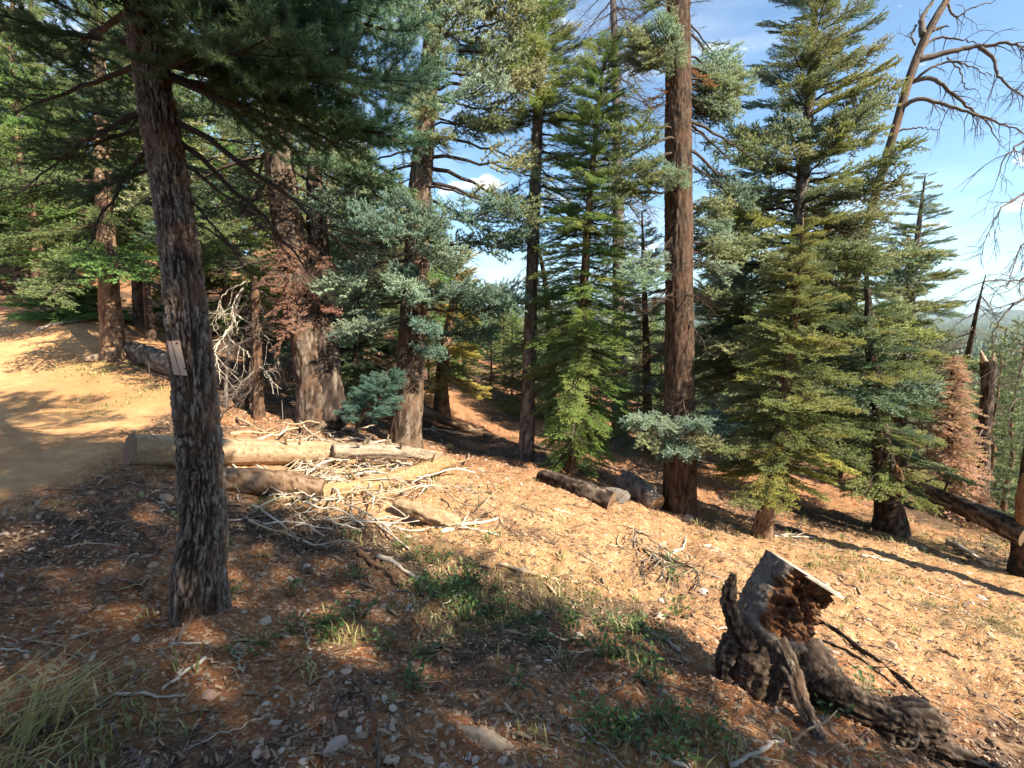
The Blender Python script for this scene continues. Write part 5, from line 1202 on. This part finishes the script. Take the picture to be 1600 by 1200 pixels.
def gstick(px0, py0, px1, py1, wpx, label, m_, seed, forks=1, name='stick', lift=0., cat='stick', group=None, bend=0):
    wpx = wpx * .8
    a, b = hit(px0, py0), hit(px1, py1); t = np.linalg.norm(a - np.array([0, 0, EYE])) * .93; r = wpx * t / 800 / 2
    pts = []; d = (b - a); pr = nrm(np.array([-d[1], d[0], 0])) * np.linalg.norm(d) * bend
    for k in np.linspace(0, 1, 5): q = a + d * k + pr * math.sin(math.pi * k); pts.append([q[0], q[1], g(q[0], q[1]) + r * .8 + lift * k])
    pts = np.array(pts); base = pts[0].copy(); mb = stick_mb(pts - base, r, r * .5, seed, forks, wob=r * .32)
    o = link(name, mb.mesh(name, STICK(m_))); o.location = base; tag(o, label, cat, group); return o
for k, a in enumerate([
    (548, 1062, 592, 1215, 7, 'dark grey straight stick pointing down to the bottom edge', M_stickgrey, 0), (180, 1086, 282, 1090, 6, 'pale curved stick lying in shade at lower left', M_woodgrey, 0),
    (556, 862, 626, 918, 11, 'short orange pole ending in the green plants', M_woodorange, 0), (590, 872, 690, 930, 9, 'grey brown pole beside the short orange pole', M_woodgrey, 1),
    (780, 884, 902, 912, 9, 'tan stick lying alone on the sunny slope', M_wood, 1), (690, 834, 778, 812, 9, 'bleached forked branch below the short broken log', M_woodpale, 3),
    (600, 822, 780, 838, 7, 'long pale branch under the short broken log', M_woodpale, 3), (1042, 870, 1072, 840, 6, 'pale bent stick upright beside the twig heap', M_woodpale, 0),
    (1030, 880, 1082, 888, 7, 'short tan stick poking right out of the twig heap', M_wood, 0), (1010, 985, 1062, 1022, 10, 'weathered stick at the shade edge above the bark covered log', M_woodgrey, 0),
    (858, 990, 905, 998, 5, 'thin white stick beside the chalky stone', M_woodpale, 0), (1270, 968, 1450, 1100, 9, 'long dark root running down right of the stump', M_barkdark, 2),
    (1268, 1000, 1400, 1075, 6, 'thin dark root beside the longer root right of the stump', M_barkdark, 2), (1140, 1200, 1225, 1160, 9, 'pale broken stick at bottom under the stump', M_woodgrey, 1),
    (1480, 850, 1545, 888, 8, 'curved white stick near the charred trunk', M_woodpale, 0),
    (1200, 838, 1270, 842, 5, 'pale thin stick on the ground right of the young fir stem', M_woodpale, 2), (1345, 870, 1390, 878, 5, 'bleached forked twig in the grass at right', M_woodpale, 2),
    (455, 725, 640, 860, 5, 'long thin grey branch sliding down off the log pile', M_woodgrey, 3), (360, 680, 480, 668, 6, 'tan stick lying behind the long barkless log', M_wood, 2),
    (370, 655, 500, 700, 5, 'thin stick slanting behind the log pile', M_wood, 2), (950, 852, 1000, 858, 5, 'thin stick just left of the twig heap', M_wood, 1),
    (1310, 905, 1345, 930, 5, 'little tan stick below the grass patch at right', M_wood, 0), (1470, 1015, 1500, 1030, 6, 'short brown stick on the gravel at far right', M_wood, 0),
    (60, 520, 150, 500, 7, 'grey stick at the road edge below the sapling', M_woodgrey, 2), (110, 1000, 170, 985, 4, 'thin grey twig in shade left of the near tree', M_woodgrey, 1)]):
    gstick(*a[:6], a[6], 200 + k, a[7], bend=[.06, -.05, .02][k % 3])
rng = np.random.default_rng(44)
# the pile of loose sticks on and around the logs
for k in range(210):
    cx, cy = rng.normal(530, 85), rng.normal(758, 44)
    a = rng.uniform(0, 3.14) if rng.random() < .65 else rng.normal(.3, .35); L = rng.uniform(10, 60)
    x0, y0, x1, y1 = cx - L * math.cos(a), cy - L * .6 * math.sin(a), cx + L * math.cos(a), cy + L * .6 * math.sin(a)
    if y0 < 665 or y1 < 665: continue
    o = gstick(x0, y0, x1, y1, rng.uniform(1.6, 5), '%s %s dry stick at the %s %s of the log heap' % ('long' if L > 42 else ('short' if L < 26 else 'middling'), ['tan', 'bleached', 'grey', 'whitish'][k % 4], 'back' if cy < 735 else ('front' if cy > 785 else 'middle'), 'left' if cx < 480 else ('right' if cx > 590 else 'centre')), [M_wood, M_woodpale, M_woodgrey, M_woodpale][k % 4], 300 + k, int(rng.integers(0, 3)), group='dry sticks heaped around the logs', lift=rng.uniform(-.01, .12), bend=rng.uniform(-.1, .1))
    o.location.z += rng.uniform(0, .10)
for k in range(26):
    cx, cy = 1010 + rng.normal(0, 8), 860 + rng.normal(0, 10); f = rng.uniform(-45, 45)
    f = rng.uniform(0, .6); f2 = f + rng.uniform(.25, .5)
    gstick(975 + 90 * f + rng.normal(0, 9), 815 + 105 * f + rng.normal(0, 9), 975 + 90 * f2 + rng.normal(0, 14), 815 + 105 * f2 + rng.normal(0, 14), rng.uniform(1.5, 4.5), '%s twig at the %s of the slanting twig heap' % (['tan', 'grey', 'dark'][k % 3], 'top' if f < .2 else ('bottom' if f > .4 else 'middle')), [M_wood, M_woodgrey, M_stickgrey][k % 3], 500 + k, 2, group='twigs of the slanting heap', lift=rng.uniform(0, .1), bend=rng.uniform(-.2, .2))
for k in range(150):
    x, y = near_xy(rng, 1.9, 11, p=1.1)
    if road_mask(np.array([x]), np.array([y]))[0] > .3: continue
    L = rng.uniform(.08, .5); a = rng.uniform(0, 6.3); pts = np.array([[x + L * q * math.cos(a), y + L * q * math.sin(a), 0] for q in (0, .35, .7, 1)]); pts[:, 2] = G(pts[:, 0], pts[:, 1]) + .008
    r_ = rng.uniform(.003, .010); mb = stick_mb(pts - pts[0], r_, r_ * .5, 700 + k, int(rng.integers(0, 3)), wob=.008); o = link('stick', mb.mesh('stick', [S_tan, S_grey, S_pale, M_stickgrey][k % 4])); o.location = pts[0]
    tag(o, '%s %s fallen stick %s' % ('long' if L > .35 else ('short' if L < .2 else 'medium'), ['tan', 'grey brown', 'bleached', 'dark grey'][k % 4], near_phrase(x, y)), 'stick', 'fallen sticks on the forest floor')
# slash under the trees at right and behind the pile
for nm, lab, region, n, m_, sd in [('brush_heap', 'low grey brush heap on the ground right of the big straight trunk', (1110, 1260, 775, 830), 90, M_deadtwig, 1), ('brush_heap', 'tangled dead grey brush around the orange brown snag', (335, 470, 560, 650), 90, M_deadtwig, 2),
                                   ('brush_heap', 'dry brush standing in the middle of the log pile', (455, 530, 690, 780), 170, M_wood, 3), ('brush_heap', 'dark brush in shade between the bright green fir and big trunk', (930, 1040, 735, 790), 60, M_deadtwig, 4),
                                   ('brush_heap', 'grey brush beneath the charred trunk and fallen trunk at right', (1480, 1580, 840, 880), 60, M_deadtwig, 5), ('brush_heap', 'low brush at the foot of the trunks beside the road', (190, 300, 560, 600), 60, M_stickgrey, 6),
                                   ('brush_heap', 'small dark root clump on the slope above the orange pole', (505, 545, 815, 855), 40, M_stickgrey, 7)]:
    rr = np.random.default_rng(sd); mb = MB(); x0, x1, y0, y1 = region; base = hit((x0 + x1) / 2, (y0 + y1) / 2)
    for k in range(n):
        h = hit(rr.uniform(x0, x1), rr.uniform(y0, y1)); t = h[1]; L = rr.uniform(.15, .7) * (t / 9) ** .7 * (.75 if sd == 3 else .6 if sd == 7 else 1); d = nrm(rr.normal(0, 1, 3) * np.array([1, 1, .55 if sd != 3 else .8])); d[2] = abs(d[2]) * .7
        q = [h + np.array([0, 0, .01])]
        for j in range(4): d = nrm(d + rr.normal(0, .25, 3) + np.array([0, 0, -.12])); e = q[-1] + d * L / 4; e[2] = max(e[2], g(e[0], e[1]) + .01); q.append(e)
        r_ = rr.uniform(.004, .011) * (.5 + t / 14); tube(mb, np.array(q) - base, np.linspace(r_, r_ * .25, 5), 5)
        for f in range(2): i = int(rr.integers(1, 4)); tube(mb, np.array([q[i], q[i] + nrm(rr.normal(0, 1, 3)) * L * .3]) - base, [r_ * .4, r_ * .15], 3)
    o = link(nm, mb.mesh(nm, STICK(m_))); o.location = base; tag(o, lab, 'brush')

# grass
def grass(name, label, clumps, seed):
    rng = np.random.default_rng(seed); V, T_, W = [], [], []; n = 0; base = None
    X0 = []; 
    for (x, y, n_b, h, sp, dry, lean) in clumps:
        for k in range(n_b):
            X0.append((x + rng.normal(0, sp), y + rng.normal(0, sp), h * rng.uniform(.5, 1.25), np.clip(dry + rng.normal(0, .2), 0, 1), lean))
    A = np.array(X0); z = G(A[:, 0], A[:, 1]); N = len(A); th = rng.uniform(0, 6.3, N); tilt = rng.uniform(.1, .8, N)
    hh = A[:, 2]; dx = np.cos(th) * hh * tilt + A[:, 4] * hh; dy = np.sin(th) * hh * tilt; w = .0016 + .0018 * rng.random(N) + .0006 * np.hypot(A[:, 0], A[:, 1]); wx, wy = -np.sin(th) * w, np.cos(th) * w
    p = lambda f, zf, k: np.stack([A[:, 0] + dx * f + wx * k, A[:, 1] + dy * f + wy * k, z + hh * zf], -1)
    Vv = np.stack([p(0, -.02, -1), p(0, -.02, 1), p(.35, .5, 1), p(.35, .5, -.8), p(1, .82, 0)], 1).reshape(-1, 3); i = np.arange(N) * 5
    mb = MB(); mb.add(Vv, np.stack([i + 3, i + 2, i + 4], -1), np.stack([i, i + 1, i + 2, i + 3], -1), 0, np.repeat(A[:, 3], 5)); o = link(name, mb.mesh(name, M_grass, False)); o['kind'] = 'stuff'; tag(o, label, 'grass')
cl = []
rng = np.random.default_rng(8)
for gx, gy, r in GREENW:
    for k in range(int(11 * (1 + r))):
        cl.append((gx + rng.normal(0, r * .6), gy + rng.normal(0, r * .45), int(rng.integers(6, 16)), rng.uniform(.03, .09), .04 + .014 * gy, rng.uniform(.2, .95), 0))
for k in range(160):
    x, y = near_xy(rng, 1.8, 10)
    if road_mask(np.array([x]), np.array([y]))[0] < .4: cl.append((x, y, int(rng.integers(4, 14)), rng.uniform(.04, .12), .03, rng.uniform(.2, 1), 0))
grass('grass', 'short green and straw coloured grass growing in patches on the slope', cl, 1)
h0 = hit(25, 1195)
grass('tall_grass', 'tall pale grass tuft leaning right at the bottom left corner', [(h0[0] + .12 * k - .1, h0[1] + rng.normal(0, .12), 42, .34, .06, .8, .7) for k in range(-3, 2)], 2)

# leafy ground plants
def plant_mesh(seed):
    rng = np.random.default_rng(seed); mb = MB()
    for k in range(rng.integers(16, 30)):
        a = rng.uniform(0, 6.3); r = rng.uniform(.01, .11); h = rng.uniform(.02, .1); c = np.array([math.cos(a) * r, math.sin(a) * r, h]); L = rng.uniform(.02, .042)
        d = nrm(np.array([math.cos(a + rng.normal(0, .6)), math.sin(a + rng.normal(0, .6)), rng.uniform(-.1, .7)])); s = nrm(np.cross(d, [0, 0, 1])); up = np.cross(s, d)
        V = [c, c + d * L * .35 + s * L * .32 + up * .004, c + d * L * .75 + s * L * .24, c + d * L, c + d * L * .75 - s * L * .24, c + d * L * .35 - s * L * .32 + up * .004, c + d * L * .5 - up * .003]
        mb.add(V, [[0, 1, 6], [1, 2, 6], [2, 3, 6], [3, 4, 6], [4, 5, 6], [5, 0, 6]], None, 0, rng.random()); tube(mb, np.array([[c[0] * .2, c[1] * .2, -.01], c]), [.0015, .001], 3, m=0, cap=False, attr=.3)
    return mb.mesh('leafy_plant', M_leaf, False)
PM = [plant_mesh(k) for k in range(6)]
for k in range(105):
    gx, gy, r = [GREENW[i] for i in (2, 3, 5, 12, 13, 12, 17, 3, 9)][int(rng.integers(9))] if rng.random() < .75 else (*near_xy(rng, 2, 5, -35, 40), .1)
    x, y = gx + rng.normal(0, r * .6), gy + rng.normal(0, r * .4)
    o = link('leafy_plant', PM[int(rng.integers(6))]); s = rng.uniform(.5, 1.1); o.location = (x, y, g(x, y)); o.scale = (s, s, s); o.rotation_euler = (0, 0, rng.uniform(0, 6.3)); tag(o, '%s leafy green plant %s' % ('larger' if s > .85 else ('tiny' if s < .65 else 'small'), near_phrase(x, y)), 'plant', 'low leafy plants on the ground')

# teal roofed hut glimpsed far left
h = P(20, 352, 34); hz = g(h[0], h[1])
root = thing('distant_hut', 'teal roofed hut glimpsed through the trunks at far left', 'hut', (h[0], h[1], hz))
def plain(name, c):
    m, n, l, b = mat(name); f = noise(n, l, 6, 4); l.new(ramp(n, l, f, [(.3, c), (.7, tuple(x * 1.15 for x in c))]), b.inputs['Base Color']); return m
def boxm(name, x0, x1, y0, y1, z0, z1, m_):
    mb = MB(); V = [(x, y, z) for z in (z0, z1) for x, y in ((x0, y0), (x1, y0), (x1, y1), (x0, y1))]; mb.add(V, None, [[3, 2, 1, 0], [4, 5, 6, 7], [0, 1, 5, 4], [1, 2, 6, 5], [2, 3, 7, 6], [3, 0, 4, 7]]); link(name, mb.mesh(name, m_, False), root)
hh = h[2] - hz
boxm('wall', -2.4, 2.4, 0, 3, -.5, hh - .3, plain('hut_wall', (.3, .22, .15)))
mb = MB(); mb.add([(-2.8, -.3, hh - .35), (2.8, -.3, hh - .35), (2.8, 1.6, hh + .75), (-2.8, 1.6, hh + .75), (-2.8, 3.3, hh - .35), (2.8, 3.3, hh - .35), (-2.8, -.3, hh - .47), (2.8, -.3, hh - .47), (2.8, 3.3, hh - .47), (-2.8, 3.3, hh - .47)], [[0, 3, 4], [1, 5, 2]], [[0, 1, 2, 3], [3, 2, 5, 4], [6, 9, 8, 7], [0, 6, 7, 1], [4, 5, 8, 9], [1, 7, 8, 5], [0, 4, 9, 6]])
link('roof', mb.mesh('roof', plain('teal_roof', (.03, .28, .22)), False), root)
print('objects', len(bpy.data.objects))
# ---------------------------------------------------------------- air
m = bpy.data.materials.new('air'); m.use_nodes = True; nn_ = m.node_tree.nodes; nn_.remove(nn_['Principled BSDF'])
pv = nn_.new('ShaderNodeVolumePrincipled'); pv.inputs['Color'].default_value = (.72, .90, 1, 1); pv.inputs['Density'].default_value = .00010; pv.inputs['Anisotropy'].default_value = .3
m.node_tree.links.new(pv.outputs[0], nn_['Material Output'].inputs['Volume'])
root = None
mb = MB(); hx, z0, z1 = 17000, -100, 420
V = [(x, y, z) for z in (z0, z1) for x, y in ((-hx, -hx), (hx, -hx), (hx, hx), (-hx, hx))]; mb.add(V, None, [[3, 2, 1, 0], [4, 5, 6, 7], [0, 1, 5, 4], [1, 2, 6, 5], [2, 3, 7, 6], [3, 0, 4, 7]])
o = link('haze', mb.mesh('haze', m, False)); o['kind'] = 'stuff'
